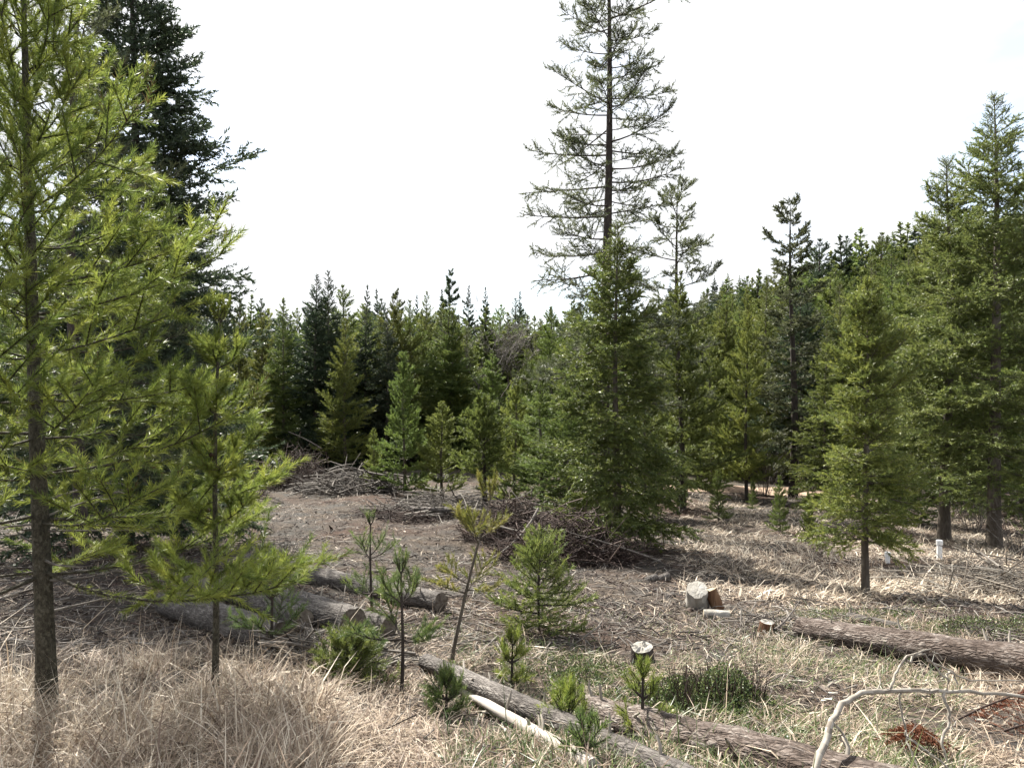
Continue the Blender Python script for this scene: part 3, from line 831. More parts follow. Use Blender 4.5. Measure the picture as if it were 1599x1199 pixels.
row([(1040, 472), (1110, 456), (1200, 416), (1300, 384), (1400, 356), (1500, 335), (1640, 330)], 10, 72, 88, 12, far_p + ['pine0', 'pine2', 'fir1'], ['fir', 'fir', 'darkfir', 'pine'],
    'conifer along the right-hand hill skyline', 'conifers on the skyline of the right-hand hill')
row([(1040, 505), (1130, 485), (1250, 445), (1350, 415), (1450, 390), (1640, 365)], 14, 54, 68, 13, far_p + ['pine1', 'pine3', 'fir0'], ['fir', 'fir', 'pine', 'pine'],
    'conifer midway up the right-hand hill', 'conifers midway up the right-hand hill')
row([(-60, 470), (330, 478), (450, 482), (600, 478), (700, 484), (850, 482), (1060, 482)], 12, 60, 78, 11, far_p + ['pine1', 'pine2', 'fir3'], ['fir', 'fir', 'darkfir', 'pine'],
    'conifer in the second forest row', 'conifers in the second row of the forest')
scatter(90, 130, 250, -60, 1250, 9, 13, far_p, ['darkfir', 'darkfir', 'fir'], 'distant conifer on the far ridge', 'conifers on the far ridge', 4)

# ------------------------------------------------------------------ leafless trees
def bare_tree(seed, H, levels=4, spread=0.5):
    g = np.random.default_rng(seed)
    paths, rads = [], []
    def rec(p, d, L, r, lv):
        s = np.linspace(0, 1, 5)[:, None]
        bend = g.normal(size=3) * 0.12 * L
        P = p + d * L * s + bend * (s * (1 - s)) * 2
        paths.append(P); rads.append(r * (1 - 0.45 * s[:, 0]))
        if lv == 0: return
        for q in range(g.integers(4, 6)):
            t = 0.35 + 0.65 * g.random()
            b0 = np.array([np.interp(t, s[:, 0], P[:, i]) for i in range(3)])
            nd = d + g.normal(size=3) * spread; nd[2] = abs(nd[2]) * 0.8 + 0.25
            nd /= np.linalg.norm(nd)
            rec(b0, nd, L * (0.42 + 0.2 * g.random()), r * 0.5, lv - 1)
    rec(np.array([0, 0, -0.1]), np.array([0, 0, 1.0]), H * 0.55, H * 0.0055, levels)
    P = np.array(paths); Rr = np.maximum(np.array(rads), 0.006)
    v1, f1 = tubes(P[:1], Rr[:1], 6)
    v2, f2 = tubes(P[1:], Rr[1:], 3)
    return (v1, f1), (v2, f2)


for i, (px, d, top, lab) in enumerate([(783, 39, 450, 'pale leafless deciduous tree above the round dark pine'), (750, 40, 468, 'pale leafless tree left of the round dark pine'),
                                       (818, 39.5, 460, 'pale leafless tree next to the green fir left of centre')]):
    g0 = at(px, d); H = (zpx(top, d) - g0.z) * 0.98
    (v1, f1), (v2, f2) = bare_tree(60 + i, H, 4, 0.6)
    root = empty('leafless_tree', g0); tag(root, lab, 'tree', 'leafless trees in the far treeline')
    add('trunk', raw_mesh('bare_trunk', v1, [f1], np.full(len(f1), 0.4), True), M['twig'], root)
    add('branches', raw_mesh('bare_branches', v2, [f2], np.clip(g.normal(0.6, 0.2, len(f2)), 0, 1), True), M['twig'], root)


# ------------------------------------------------------------------ logs
def log_mesh(A, B, r0, r1, seed, nseg=70, sides=28, rough=0.10, bend=0.02, jag=0.0):
    g = np.random.default_rng(seed)
    A = np.array(A, float); B = np.array(B, float)
    Lg = np.linalg.norm(B - A)
    s = np.linspace(0, 1, nseg)
    d = (B - A) / Lg
    P = A + (B - A) * s[:, None]
    P[:, 2] += bend * Lg * np.sin(s * np.pi) * 0.3
    U, W = frames(d[None]); U = U[0]; W = W[0]
    a = np.arange(sides) * 2 * np.pi / sides
    V = np.zeros((nseg, sides, 3))
    for i in range(nseg):
        for j in range(sides):
            rr = r0 + (r1 - r0) * s[i]
            q = Vector((math.cos(a[j]) * rr * 9 + seed, math.sin(a[j]) * rr * 9, s[i] * Lg * 2.2))
            q2 = Vector((math.cos(a[j]) * rr * 30 + seed, math.sin(a[j]) * rr * 30, s[i] * Lg * 4.5))
            n = mnoise.noise(q) * 0.8 - (0.5 - abs(mnoise.noise(q2))) * 0.7 + 0.35 * mnoise.noise(q2 * 2.3)
            rr *= 1 + rough * n
            V[i, j] = P[i] + rr * (math.cos(a[j]) * U + math.sin(a[j]) * W)
    if jag:
        for e, sg in ((0, 1), (nseg - 1, -1)):
            jv = g.random(sides); jv = (jv + np.roll(jv, 1) * 0.6) * jag
            V[e] += d * (sg * jv)[:, None]
    idx = np.arange(nseg * sides).reshape(nseg, sides)
    nx = np.roll(idx, -1, 1)
    F = np.stack([idx[:-1], nx[:-1], nx[1:], idx[1:]], -1).reshape(-1, 4)
    caps = []
    for e, sg in ((0, -1), (nseg - 1, 1)):
        ring = V[e]; c = ring.mean(0)
        rings = [ring * 1.0 - d * sg * 0.004, c + (ring - c) * 0.66 + d * sg * 0.004, c + (ring - c) * 0.33 + d * sg * 0.006]
        cv = np.concatenate(rings + [(c + d * sg * 0.008)[None]])
        fs = []
        for k_ in range(2):
            i0 = np.arange(sides) + k_ * sides; i1 = np.roll(np.arange(sides), -1) + k_ * sides
            fs.append(np.stack([i0, i1, i1 + sides, i0 + sides], -1))
        i0 = np.arange(sides) + 2 * sides; i1 = np.roll(np.arange(sides), -1) + 2 * sides
        tri = np.stack([i0, i1, np.full(sides, 3 * sides)], -1)
        caps.append((cv, fs + [tri]))
    return V.reshape(-1, 3), F, caps, P, d, U, W


def make_log(label, A, B, r0, r1, seed, mat='logbark', end='cutwood', stubs=5, rough=0.10, sink=0.25, group=None, name='fallen_log', bend=0.02):
    A = Vector(A) + Vector((0, 0, r0 * (1 - sink))); B = Vector(B) + Vector((0, 0, r1 * (1 - sink)))
    Lg = (B - A).length
    q = (B - A).to_track_quat('Z', 'Y')
    root = empty(name, (A + B) / 2); root.rotation_mode = 'QUATERNION'; root.rotation_quaternion = q
    tag(root, label, 'log', group)
    V, F, caps, P, d, U, W = log_mesh((0, 0, -Lg / 2), (0, 0, Lg / 2), r0, r1, seed, rough=rough, bend=0.0, nseg=int(min(130, 40 + Lg * 18)), jag=Lg / min(130, 40 + Lg * 18) * 0.55)
    add('bark', raw_mesh('bark', V, [F], smooth=True), M[mat], root)
    for cv, fs in caps:
        add('cut_end', raw_mesh('cut_end', cv, fs), M[end], root)
    g = np.random.default_rng(seed + 500)
    up = np.array(q.inverted() @ Vector((0, 0, 1))); sd = np.array(q.inverted() @ Vector((0, -1, 0)))
    for k_ in range(stubs):
        t = g.uniform(0.06, 0.94); i = int(t * (len(P) - 1)); r = r0 + (r1 - r0) * t
        an = g.uniform(0.5, 2.6)
        rd = math.cos(an) * sd + math.sin(an) * up + np.array([0, 0, g.normal(0, 0.3)])
        rd = rd / np.linalg.norm(rd); hl = g.uniform(0.03, 0.12) + r
        pp = np.stack([P[i] + rd * r * 0.5, P[i] + rd * hl * 0.75 + d * 0.01 * g.normal(), P[i] + rd * hl + d * 0.02 * g.normal()])
        v, f = tubes(pp[None], np.array([[0.011, 0.009, 0.005]]), 6)
        add('branch_stub', raw_mesh('branch_stub', v, [f], np.full(len(f), 0.6), True), M['paletwig'], root)
    return root


def ray_len(px, py): return gp(px, py)


make_log('big brown bark-covered log lying across the right side of the clearing', gp(1248, 996), gp(1700, 1075), 0.112, 0.135, 31, 'logbark', 'cutwood', 8, 0.13)
make_log('thick rough-barked log running off the bottom edge right of centre', gp(915, 1128), gp(1420, 1285), 0.10, 0.115, 32, 'logbark', 'cutwood', 6, 0.2)
make_log('long grey log with dark underside pointing at the bottom edge', gp(664, 1048), gp(1150, 1290), 0.065, 0.072, 33, 'greylog', 'cutwood', 6, 0.12, name='fallen_log')
make_log('slender bleached white pole lying in front of the long grey log', gp(706, 1078), gp(930, 1222), 0.026, 0.040, 34, 'whitelog', 'palecut', 5, 0.05, sink=-0.3)
make_log('grey log stretching across the shaded clearing behind the small saplings', gp(385, 896), gp(690, 958), 0.15, 0.11, 35, 'greylog', 'logend', 7, 0.16, sink=-0.15)
make_log('dark log with a cut end behind the foreground sapling', gp(262, 962), gp(440, 1030), 0.16, 0.15, 36, 'greylog', 'logend', 5, 0.18, sink=0.1)
make_log('short mossy grey log lying between the left logs and the saplings', gp(440, 972), gp(552, 1002), 0.16, 0.15, 37, 'greylog', 'logend', 4, 0.18, sink=0.1)
make_log('raised grey log lying across the left log pile', gp(300, 930), gp(475, 1005), 0.11, 0.10, 44, 'greylog', 'logend', 5, 0.18, sink=-0.9)
make_log('short grey log on the right end of the left log pile', gp(470, 955), gp(610, 1000), 0.10, 0.09, 45, 'greylog', 'logend', 4, 0.18, sink=-0.3)
make_log('dark weathered log half hidden between the left logs', gp(350, 985), gp(520, 1040), 0.09, 0.08, 40, 'greylog', 'logend', 4, 0.18)
make_log('slim grey log lying on top of the middle slash pile', gp(640, 806), gp(752, 808), 0.08, 0.07, 38, 'greylog', 'palecut', 2, 0.1, sink=-1.5)
make_log('thin grey log lying behind the big right-hand log', gp(1325, 968), gp(1400, 985), 0.05, 0.04, 39, 'greylog', 'palecut', 1, 0.1)


# cut rounds and stumps ------------------------------------------------
def round_block(name, loc, axis, r, h, seed, side_mat, end_mat, label, group=None, squash=1.0):
    A = Vector(loc); ax = Vector(axis).normalized()
    root = empty(name, A); tag(root, label, 'wood block', group)
    V, F, caps, P, d, U, W = log_mesh(np.zeros(3) - np.array(ax) * h / 2, np.array(ax) * h / 2, r, r * squash, seed, nseg=14, sides=22, rough=0.25)
    add('side', raw_mesh('side', V, [F], smooth=True), M[side_mat], root)
    for cv, fs in caps:
        add('cut_face', raw_mesh('cut_face', cv, fs), M[end_mat], root)
    return root


p = gp(1088, 952)
round_block('wood_round', p + Vector((0, 0, 0.16)), (-0.15, -0.55, 0.82), 0.165, 0.30, 41, 'palecut', 'palecut', 'big bleached white log round standing on the shaded ground', squash=0.86)
p = gp(1114, 955)
round_block('split_wood', p + Vector((0.02, 0.05, 0.13)), (0.35, -0.1, -0.9), 0.085, 0.27, 42, 'rustwood', 'cutwood', 'rusty split piece leaning beside the white log round')
p = gp(1119, 966)
round_block('wood_slab', p + Vector((0, 0, 0.045)), (1, -0.15, 0.03), 0.055, 0.30, 43, 'palecut', 'cutwood', 'pale slab lying in front of the rusty split piece')
for i, (px, py, r, lab) in enumerate([(1017, 908, 0.10, 'half-buried pale wood chunk under the central fir boughs'), (1036, 908, 0.11, 'pale wood slice right of the chunk under the fir boughs'),
                                      (1046, 934, 0.07, 'small grey wood piece left of the white log round'), (1022, 924, 0.05, 'tiny pale wood chip left of the fir shade')]):
    p = gp(px, py)
    round_block('wood_chunk', p + Vector((0, 0, r * 0.35)), (0.9, 0.3, 0.25), r * 0.6, r * 2.0, 50 + i, 'greylog', 'palecut', lab)


def stump(px, py, r, h, seed, label, mat, top, tilt=(0, 0, 1)):
    p = gp(px, py)
    root = empty('stump', p); tag(root, label, 'stump')
    V, F, caps, P, d, U, W = log_mesh((0, 0, -0.05), np.array(tilt, float) * h, r * 1.2, r, seed, nseg=14, sides=22, rough=0.22)
    add('side', raw_mesh('side', V, [F], smooth=True), M[mat], root)
    cv, fs = caps[1]
    gj = np.random.default_rng(seed); jz = gj.normal(0, r * 0.09, (len(cv), 1)); jz[:22] = 0; cv = cv + np.array([0, 0, 1.0]) * jz
    add('cut_top', raw_mesh('cut_top', cv, fs), M[top], root)


stump(1005, 1040, 0.095, 0.17, 61, 'small dark stump with a bleached cut top among green ground cover', 'darkbark', 'palecut', (-0.1, -0.35, 1))
stump(1196, 990, 0.075, 0.13, 62, 'ragged low stump left of the big right-hand log', 'rustwood', 'palecut', (0.1, -0.1, 1))

# white posts -----------------------------------------------------------
def post(px, py, h, r, label):
    p = gp(px, py)
    root = empty('white_post', p); tag(root, label, 'post', 'white pipe posts')
    pr = np.array([[0, 0, -0.1], [0, 0, h * 0.5], [0, 0, h]])
    v, f = tubes(pr[None], np.full((1, 3), r), 16); add('pipe', raw_mesh('pipe', v, [f], smooth=True), M['pvc'], root)
    s = np.array([[0, 0, h - 0.07], [0, 0, h - 0.069], [0, 0, h + 0.005], [0, 0, h + 0.018], [0, 0, h + 0.02]])
    v, f = tubes(s[None], np.array([[r, r * 1.22, r * 1.22, r * 1.05, 0.001]]), 16); add('cap', raw_mesh('cap', v, [f]), M['pvc'], root)


post(1467, 874, 0.36, 0.05, 'taller white pipe post in front of the tall right-hand firs')
post(1386, 879, 0.2, 0.045, 'shorter white pipe post right of the slim fir trunk')

# ------------------------------------------------------------------ sticks, slash piles
def sticks(n, g, pos_fn, len_rng, rad_rng, flatness=0.25, bend=0.08, m=4, sides=4, dir_fn=None):
    c = pos_fn(n)
    L = g.uniform(*len_rng, n)
    az = g.random(n) * 6.28 if dir_fn is None else dir_fn(n)
    el = g.normal(0, flatness, n)
    d = np.stack([np.cos(az) * np.cos(el), np.sin(az) * np.cos(el), np.sin(el)], -1)
    s = np.linspace(-0.5, 0.5, m)
    bn = g.normal(size=(n, 3)) * (bend * L)[:, None]
    P = c[:, None] + d[:, None] * (L[:, None] * s)[..., None] + bn[:, None] * (0.25 - s ** 2)[None, :, None] * 3
    r = g.uniform(*rad_rng, n)
    Rr = r[:, None] * (1 - 0.6 * (s + 0.5))[None]
    v, f = tubes(P, Rr, sides)
    tint = np.repeat(g.random(n), (m - 1) * sides)
    return v, f, tint


def slash_pile(px, py, wx, wy, h, n, seed, mat, label, len_rng=(0.5, 1.6), rad=(0.006, 0.02), big=6, group='slash piles in the clearing', name='brush_pile', flat=0.3):
    g = np.random.default_rng(seed)
    p0 = gp(px, py)
    root = empty(name, p0); tag(root, label, 'brush pile', group)

    def pos(n):
        a = g.random(n) * 6.28; rr = np.sqrt(g.random(n))
        x = rr * np.cos(a) * wx; y = rr * np.sin(a) * wy
        top = h * np.clip(1 - rr ** 1.6, 0.05, 1)
        z = np.array([gz(p0.x + a_, p0.y + b_) - p0.z for a_, b_ in zip(x, y)]) + 0.02 + top * g.random(n)
        return np.stack([x, y, z], -1)
    v, f, t = sticks(n, g, pos, len_rng, rad, flat)
    o = add('sticks', raw_mesh('sticks', v, [f], t, True), M[mat], root); o['kind'] = 'stuff'
    for q in range(big):
        v, f, t = sticks(1, g, pos, (len_rng[1] * 0.9, len_rng[1] * 1.5), (rad[1] * 1.1, rad[1] * 1.9), flat * 0.6, 0.05, 6, 7)
        v[:, 2] += h * 0.25
        add('branch', raw_mesh('branch', v, [f], t * 0.5 + 0.4, True), M['twig'], root)
    return root


slash_pile(458, 762, 1.6, 1.1, 1.7, 800, 71, 'brown_twig', 'tall reddish-brown brush pile right of the foreground sapling', (0.5, 1.4), (0.005, 0.014), 2, flat=0.7)
slash_pile(548, 772, 1.9, 1.0, 1.0, 480, 72, 'twig', 'grey stick pile next to the reddish-brown brush pile', (0.6, 2.0), (0.008, 0.025), 8)
slash_pile(690, 805, 2.1, 0.9, 0.62, 420, 73, 'twig', 'low wide pile of arching grey sticks below the young pines', (0.6, 2.0), (0.006, 0.02), 8)
slash_pile(805, 842, 1.15, 0.8, 1.05, 900, 74, 'brown_twig', 'dark brush heap left of the central fir', (0.4, 1.2), (0.005, 0.014), 3, flat=0.45)
slash_pile(885, 878, 1.3, 0.7, 1.0, 1000, 75, 'brown_twig', 'dark brown brush heap against the central fir trunk', (0.4, 1.3), (0.005, 0.014), 4, flat=0.5)
slash_pile(620, 812, 1.2, 0.6, 0.25, 200, 76, 'brown_twig', 'low dark heap of twigs left of the arching grey stick pile', (0.4, 1.2), (0.006, 0.014), 2)
slash_pile(500, 1035, 0.6, 0.4, 0.28, 260, 77, 'twig', 'tangle of broken grey branches by the short mossy log', (0.25, 0.7), (0.004, 0.011), 5)
slash_pile(1215, 985, 0.45, 0.3, 0.2, 90, 78, 'twig', 'little heap of twigs at the left end of the big right-hand log', (0.25, 0.6), (0.004, 0.009), 3)
slash_pile(1570, 925, 1.3, 0.8, 0.55, 220, 79, 'paletwig', 'pale heap of thin branches at the right edge', (0.6, 1.8), (0.004, 0.011), 5)

# leafless shrubs ---------------------------------------------------------
def bare_shrub(px, d, h, w, n, seed, mat, label, group='leafless shrubs'):
    g = np.random.default_rng(seed)
    p0 = at(px, d)
    root = empty('leafless_shrub', p0); tag(root, label, 'shrub', group)
    a = g.random(n) * 6.28; out_ = g.random(n) ** 0.7
    s = np.linspace(0, 1, 5)
    bx = np.cos(a) * 0.2 * w * g.random(n); by = np.sin(a) * 0.2 * w * g.random(n)
    L = h * (0.5 + 0.5 * g.random(n))
    P = np.zeros((n, 5, 3))
    for i, sv in enumerate(s):
        P[:, i, 0] = bx + np.cos(a) * out_ * w * sv ** 1.3; P[:, i, 1] = by + np.sin(a) * out_ * w * sv ** 1.3; P[:, i, 2] = -0.05 + L * sv * (1 - 0.25 * out_ * sv)
    P[:, 1:] += g.normal(0, 0.03 * h, (n, 4, 3))
    v, f = tubes(P, (0.006 * (h / 1.2) ** 0.5) * (1 - 0.75 * s)[None] * np.ones((n, 1)), 4)
    # side twigs
    k = n * 4
    ii = g.integers(0, n, k); sv = g.integers(1, 4, k)
    b0 = P[ii, sv]; dv = nrm(P[ii, sv + 1] - P[ii, sv]) + g.normal(0, 0.5, (k, 3)); dv = nrm(dv) * (L[ii] * g.uniform(0.12, 0.35, k))[:, None]
    v2, f2 = tubes(np.stack([b0, b0 + dv * 0.5 + g.normal(0, 0.01, (k, 3)), b0 + dv], 1), np.tile([[0.003, 0.0022, 0.001]], (k, 1)) * (h / 1.0) ** 0.5, 3)
    add('stems', raw_mesh('stems', v, [f], np.clip(g.normal(0.5, 0.2, len(f)), 0, 1), True), M[mat], root)
    add('twigs', raw_mesh('twigs', v2, [f2], np.clip(g.normal(0.5, 0.25, len(f2)), 0, 1), True), M[mat], root)['kind'] = 'stuff'


for i, (px, d, h, w, n, mat, lab) in enumerate([
        (1195, 29, 2.6, 1.3, 26, 'twig', 'grey leafless shrub at the dirt track left of the dead-limbed pine'),
        (1262, 30, 2.8, 1.4, 26, 'twig', 'grey leafless shrub right of the dead-limbed pine'),
        (1425, 27, 3.0, 1.8, 34, 'paletwig', 'pale leafless thicket behind the shorter white post'),
        (1520, 20, 2.0, 1.2, 26, 'twig', 'grey-brown leafless shrub between the right-hand fir trunks'),
        (1590, 16, 1.6, 1.2, 30, 'twig', 'brown leafless shrub at the right edge below the tallest fir'),
        (445, 12.5, 0.7, 0.7, 40, 'twig', 'low grey leafless shrub behind the grey clearing log'),
        (1150, 13.0, 0.45, 0.6, 30, 'twig', 'low bare shrub right of the white log round'),
        (400, 24, 1.6, 1.2, 26, 'brown_twig', 'reddish leafless shrub at the left end of the clearing'),
        (1535, 11.5, 0.75, 0.6, 26, 'twig', 'low grey shrub behind the big right-hand log'),
        (1340, 20, 0.8, 0.8, 24, 'paletwig', 'pale dry shrub in the sunlit grass'),
        (1260, 10.0, 0.45, 0.5, 30, 'twig', 'low bare shrub left of the slim fir trunk')]):
    bare_shrub(px, d, h, w, n, 90 + i, M and mat, lab)


# ------------------------------------------------------------------ saplings in the clearing and foreground
def sapling(px, py, top, label, leaf='sap_needle', seed=0, lean=(0, 0), kind='pine', **kw):
    p0 = gp(px, py); d = p0.y
    H = zpx(top, d) - p0.z
    prm = dict(base=0.4, dens=13 / max(H, .3), Lmax=0.30 * H, shape=0.55, e_lo=10, e_hi=55, curve=25, tw=6, twl=0.45, sub=1, k=22, nl=0.048, nw=0.0038, ang=0.75, whorl=4,
               trunk_r=0.005 + 0.005 * H, s0=0.3, tw_up=0.2, ljit=0.25, lmin=0.05, brad=0.006)
    if kind == 'fir':
        prm.update(base=0.04, dens=38 / max(H, .3), whorl=0, e_lo=0, e_hi=45, curve=12, tw=9, nl=0.035, nw=0.006, flat=0.35, ang=0.9, s0=0.1, Lmax=0.42 * H, shape=0.6, k=22)
    prm.update(kw)
    T = grow(700 + seed, H, lean=lean, **prm)
    return set_tree('fir_sapling' if kind == 'fir' else 'pine_sapling', tree_meshes('sapling%d' % seed, T), p0, 0, 1, label, 'sapling', None, 'bark' if leaf == 'yellow' else 'darkbark', leaf)


sapling(627, 1092, 893, 'thin-stemmed dark green pine sapling in the middle foreground', seed=1, base=0.45, Lmax=0.28, k=34)
sapling(580, 985, 818, 'slender pine sapling standing in front of the grey clearing log', seed=2, base=0.3, Lmax=0.3)
sapling(425, 1040, 888, 'pine sapling right of the foreground sapling before the left logs', seed=3, base=0.3, Lmax=0.3, k=34)
sapling(703, 1040, 780, 'leaning yellowish pine sapling with long bare grey stem', leaf='yellow', seed=4, base=0.42, Lmax=0.28, lean=(0.33, 0.15), nw=0.006, k=28, shape=0.4)
sapling(842, 988, 845, 'bushy blue-green fir sapling left of the white log round', leaf='fir', seed=5, kind='fir', nl=0.045, nw=0.007, Lmax=0.42)
sapling(548, 1072, 1005, 'low dark green fir seedling beside the broken branches', leaf='fir', seed=6, kind='fir', Lmax=0.22, nw=0.005)
sapling(1003, 1150, 1060, 'bright yellow-green pine seedling beside the rough-barked log', leaf='fg_needle', seed=7, base=0.2, Lmax=0.09, k=16, nw=0.003, nl=0.042, tw=4, sub=0)
sapling(800, 1075, 1006, 'small bright pine seedling behind the long grey log', leaf='fg_needle', seed=8, base=0.1, Lmax=0.07, k=18, dens=26)
sapling(915, 1200, 1145, 'small green pine seedling right of the bleached pole', seed=10, base=0.1, Lmax=0.08, k=16, nl=0.042, tw=4, sub=0)
sapling(697, 1120, 1075, 'tiny grey-green pine seedling left of the bleached pole', seed=11, base=0.1, Lmax=0.08, k=18, dens=30)
sapling(888, 1140, 1100, 'small pine seedling behind the long grey log near the stump', leaf='fg_needle', seed=13, base=0.1, Lmax=0.08, k=18, dens=30)


# ------------------------------------------------------------------ bleached bent branch at the lower right
def branch_thing(name, label, chains, mat, cat='branch', tintm=0.6):
    """chains: list of (part name, [(px,py,d)...], r0, r1)"""
    first = chains[0][1][0]
    base = Vector(((first[0] - 799.5) / FPX * first[2], first[2], zpx(first[1], first[2])))
    root = empty(name, base); tag(root, label, cat)
    g = np.random.default_rng(len(chains) * 7 + 3)
    for part, pts, r0, r1 in chains:
        W_ = np.array([[(a - 799.5) / FPX * d, d, zpx(b_, d)] for a, b_, d in pts]) - np.array(base)
        t = np.linspace(0, 1, len(W_)); tt = np.linspace(0, 1, max(10, len(W_) * 5))
        # Catmull-Rom-like smoothing
        P = np.stack([np.interp(tt, t, W_[:, i]) for i in range(3)], -1)
        for _ in range(4): P[1:-1] = (P[:-2] + 2 * P[1:-1] + P[2:]) / 4
        P[1:-1] += g.normal(0, 0.0035, P[1:-1].shape) + 0.012 * np.sin(np.linspace(0, 9, len(P) - 2) + g.random() * 6)[:, None] * g.normal(size=3)
        v, f = tubes(P[None], (r0 + (r1 - r0) * tt)[None] * (1 + 0.08 * g.normal(size=(1, len(tt)))), 8)
        add(part, raw_mesh(part, v, [f], np.clip(g.normal(tintm, 0.22, len(f)), 0, 1), True), M[mat], root)
        if len(tt) > 18:
            for q in range(5):
                i = g.integers(4, len(P) - 2); dv = nrm(g.normal(size=3) + np.array([0.3, 0, 0.1])) * g.uniform(0.03, 0.14) * (pts[0][2] / 3.3)
                v, f = tubes(np.stack([P[i], P[i] + dv * 0.5 + g.normal(0, 0.006, 3), P[i] + dv])[None], np.array([[r1 * 0.5, r1 * 0.4, r1 * 0.15]]), 5)
                add('twig', raw_mesh('twig', v, [f], np.clip(g.normal(tintm, 0.2, len(f)), 0, 1), True), M[mat], root)
    return root


D = 3.35
branch_thing('dead_branch', 'bleached arched dead branch in the lower right corner', [
    ('stem', [(1268, 1215, 3.0), (1285, 1160, 3.1), (1300, 1125, 3.2), (1318, 1095, 3.3), (1360, 1078, 3.35), (1420, 1074, 3.4), (1500, 1076, 3.45), (1610, 1090, 3.5)], 0.0165, 0.008),
    ('fork', [(1390, 1074, 3.38), (1400, 1050, 3.42), (1420, 1020, 3.5), (1450, 1010, 3.55), (1472, 1030, 3.6)], 0.006, 0.003),
    ('fork', [(1415, 1030, 3.48), (1455, 1035, 3.5), (1480, 1052, 3.5), (1496, 1068, 3.48)], 0.006, 0.004),
    ('fork', [(1478, 1076, 3.44), (1478, 1120, 3.4), (1472, 1165, 3.35), (1482, 1210, 3.3)], 0.008, 0.005),
    ('fork', [(1406, 1078, 3.4), (1408, 1120, 3.4), (1416, 1150, 3.4), (1435, 1205, 3.3)], 0.006, 0.004),
    ('fork', [(1300, 1125, 3.2), (1316, 1150, 3.25), (1318, 1172, 3.25)], 0.006, 0.003),
    ('fork', [(1445, 1030, 3.56), (1500, 1060, 3.8), (1560, 1062, 4.0), (1612, 1066, 4.1)], 0.005, 0.003),
    ('fork', [(1416, 1148, 3.4), (1450, 1175, 3.3), (1490, 1205, 3.2)], 0.006, 0.004)], 'paletwig', tintm=0.62)
branch_thing('dead_branch', 'upright grey dead stick beside the rough-barked log', [
    ('stem', [(1208, 1172, 4.4), (1205, 1140, 4.4), (1198, 1102, 4.4)], 0.009, 0.006),
    ('fork', [(1205, 1150, 4.4), (1190, 1130, 4.35), (1180, 1118, 4.35)], 0.004, 0.002)], 'paletwig', tintm=0.45)
branch_thing('dead_branch', 'long thin bleached branch lying against the big right-hand log', [
    ('stem', [(1265, 1005, 7.0), (1310, 995, 6.75), (1370, 985, 6.7), (1420, 983, 6.8)], 0.010, 0.005),
    ('fork', [(1338, 992, 6.6), (1342, 1005, 6.55), (1332, 1014, 6.5)], 0.006, 0.003)], 'paletwig', tintm=0.5)
branch_thing('dead_branch', 'pale curved branch at the left end of the big right-hand log', [
    ('stem', [(1160, 988, 7.6), (1180, 975, 7.6), (1200, 988, 7.5), (1232, 993, 7.4)], 0.010, 0.006)], 'paletwig', tintm=0.6)
branch_thing('dead_branch', 'bleached forked twig in the shade near the leaning sapling', [
    ('stem', [(670, 905, 11.6), (684, 915, 11.3), (702, 922, 11.1)], 0.018, 0.010), ('fork', [(684, 915, 11.3), (688, 930, 11.0)], 0.010, 0.006)], 'paletwig', tintm=0.6)

# rust-coloured dead fir boughs at the lower right
for i, (px, py, az, lab) in enumerate([(1490, 1135, -0.1, 'rust-brown dead fir bough under the arched bleached branch'), (1440, 1170, -2.2, 'small rust-brown dead bough left of the larger one'),
                                       (1560, 1150, -0.4, 'rust-brown dead bough at the lower right corner')]):
    p0 = gp(px, py)
    g = np.random.default_rng(900 + i)
    root = empty('dead_bough', p0 + Vector((0, 0, 0.02))); tag(root, lab, 'bough', 'rusty dead boughs')
    n = 20; L = 0.75 if i != 1 else 0.4
    s = np.linspace(0, 1, 6); P = np.stack([math.cos(az) * s * L, math.sin(az) * s * L, 0.2 * np.sin(s * 2.2)], -1)
    v, f = tubes(P[None], (0.007 * (1 - 0.7 * s))[None], 5)
    add('stem', raw_mesh('stem', v, [f], np.full(len(f), 0.4), True), M['brown_twig'], root)
    sp = np.repeat(np.linspace(0.1, 0.98, n), 2); sd = np.tile([1, -1], n)
    p = np.stack([np.interp(sp, s, P[:, k_]) for k_ in range(3)], -1)
    a = az + sd * (0.8 + g.normal(0, 0.1, 2 * n)); dv = np.stack([np.cos(a), np.sin(a), -0.25 + g.normal(0, 0.15, 2 * n)], -1)
    V, F, t = needles(p, nrm(dv), 0.28 * (1.15 - sp), 70, 0.028, 0.0055, 0.9, g, 0.4)
    add('needles', raw_mesh('rust_needles', V, [F], t), M['rust'], root)


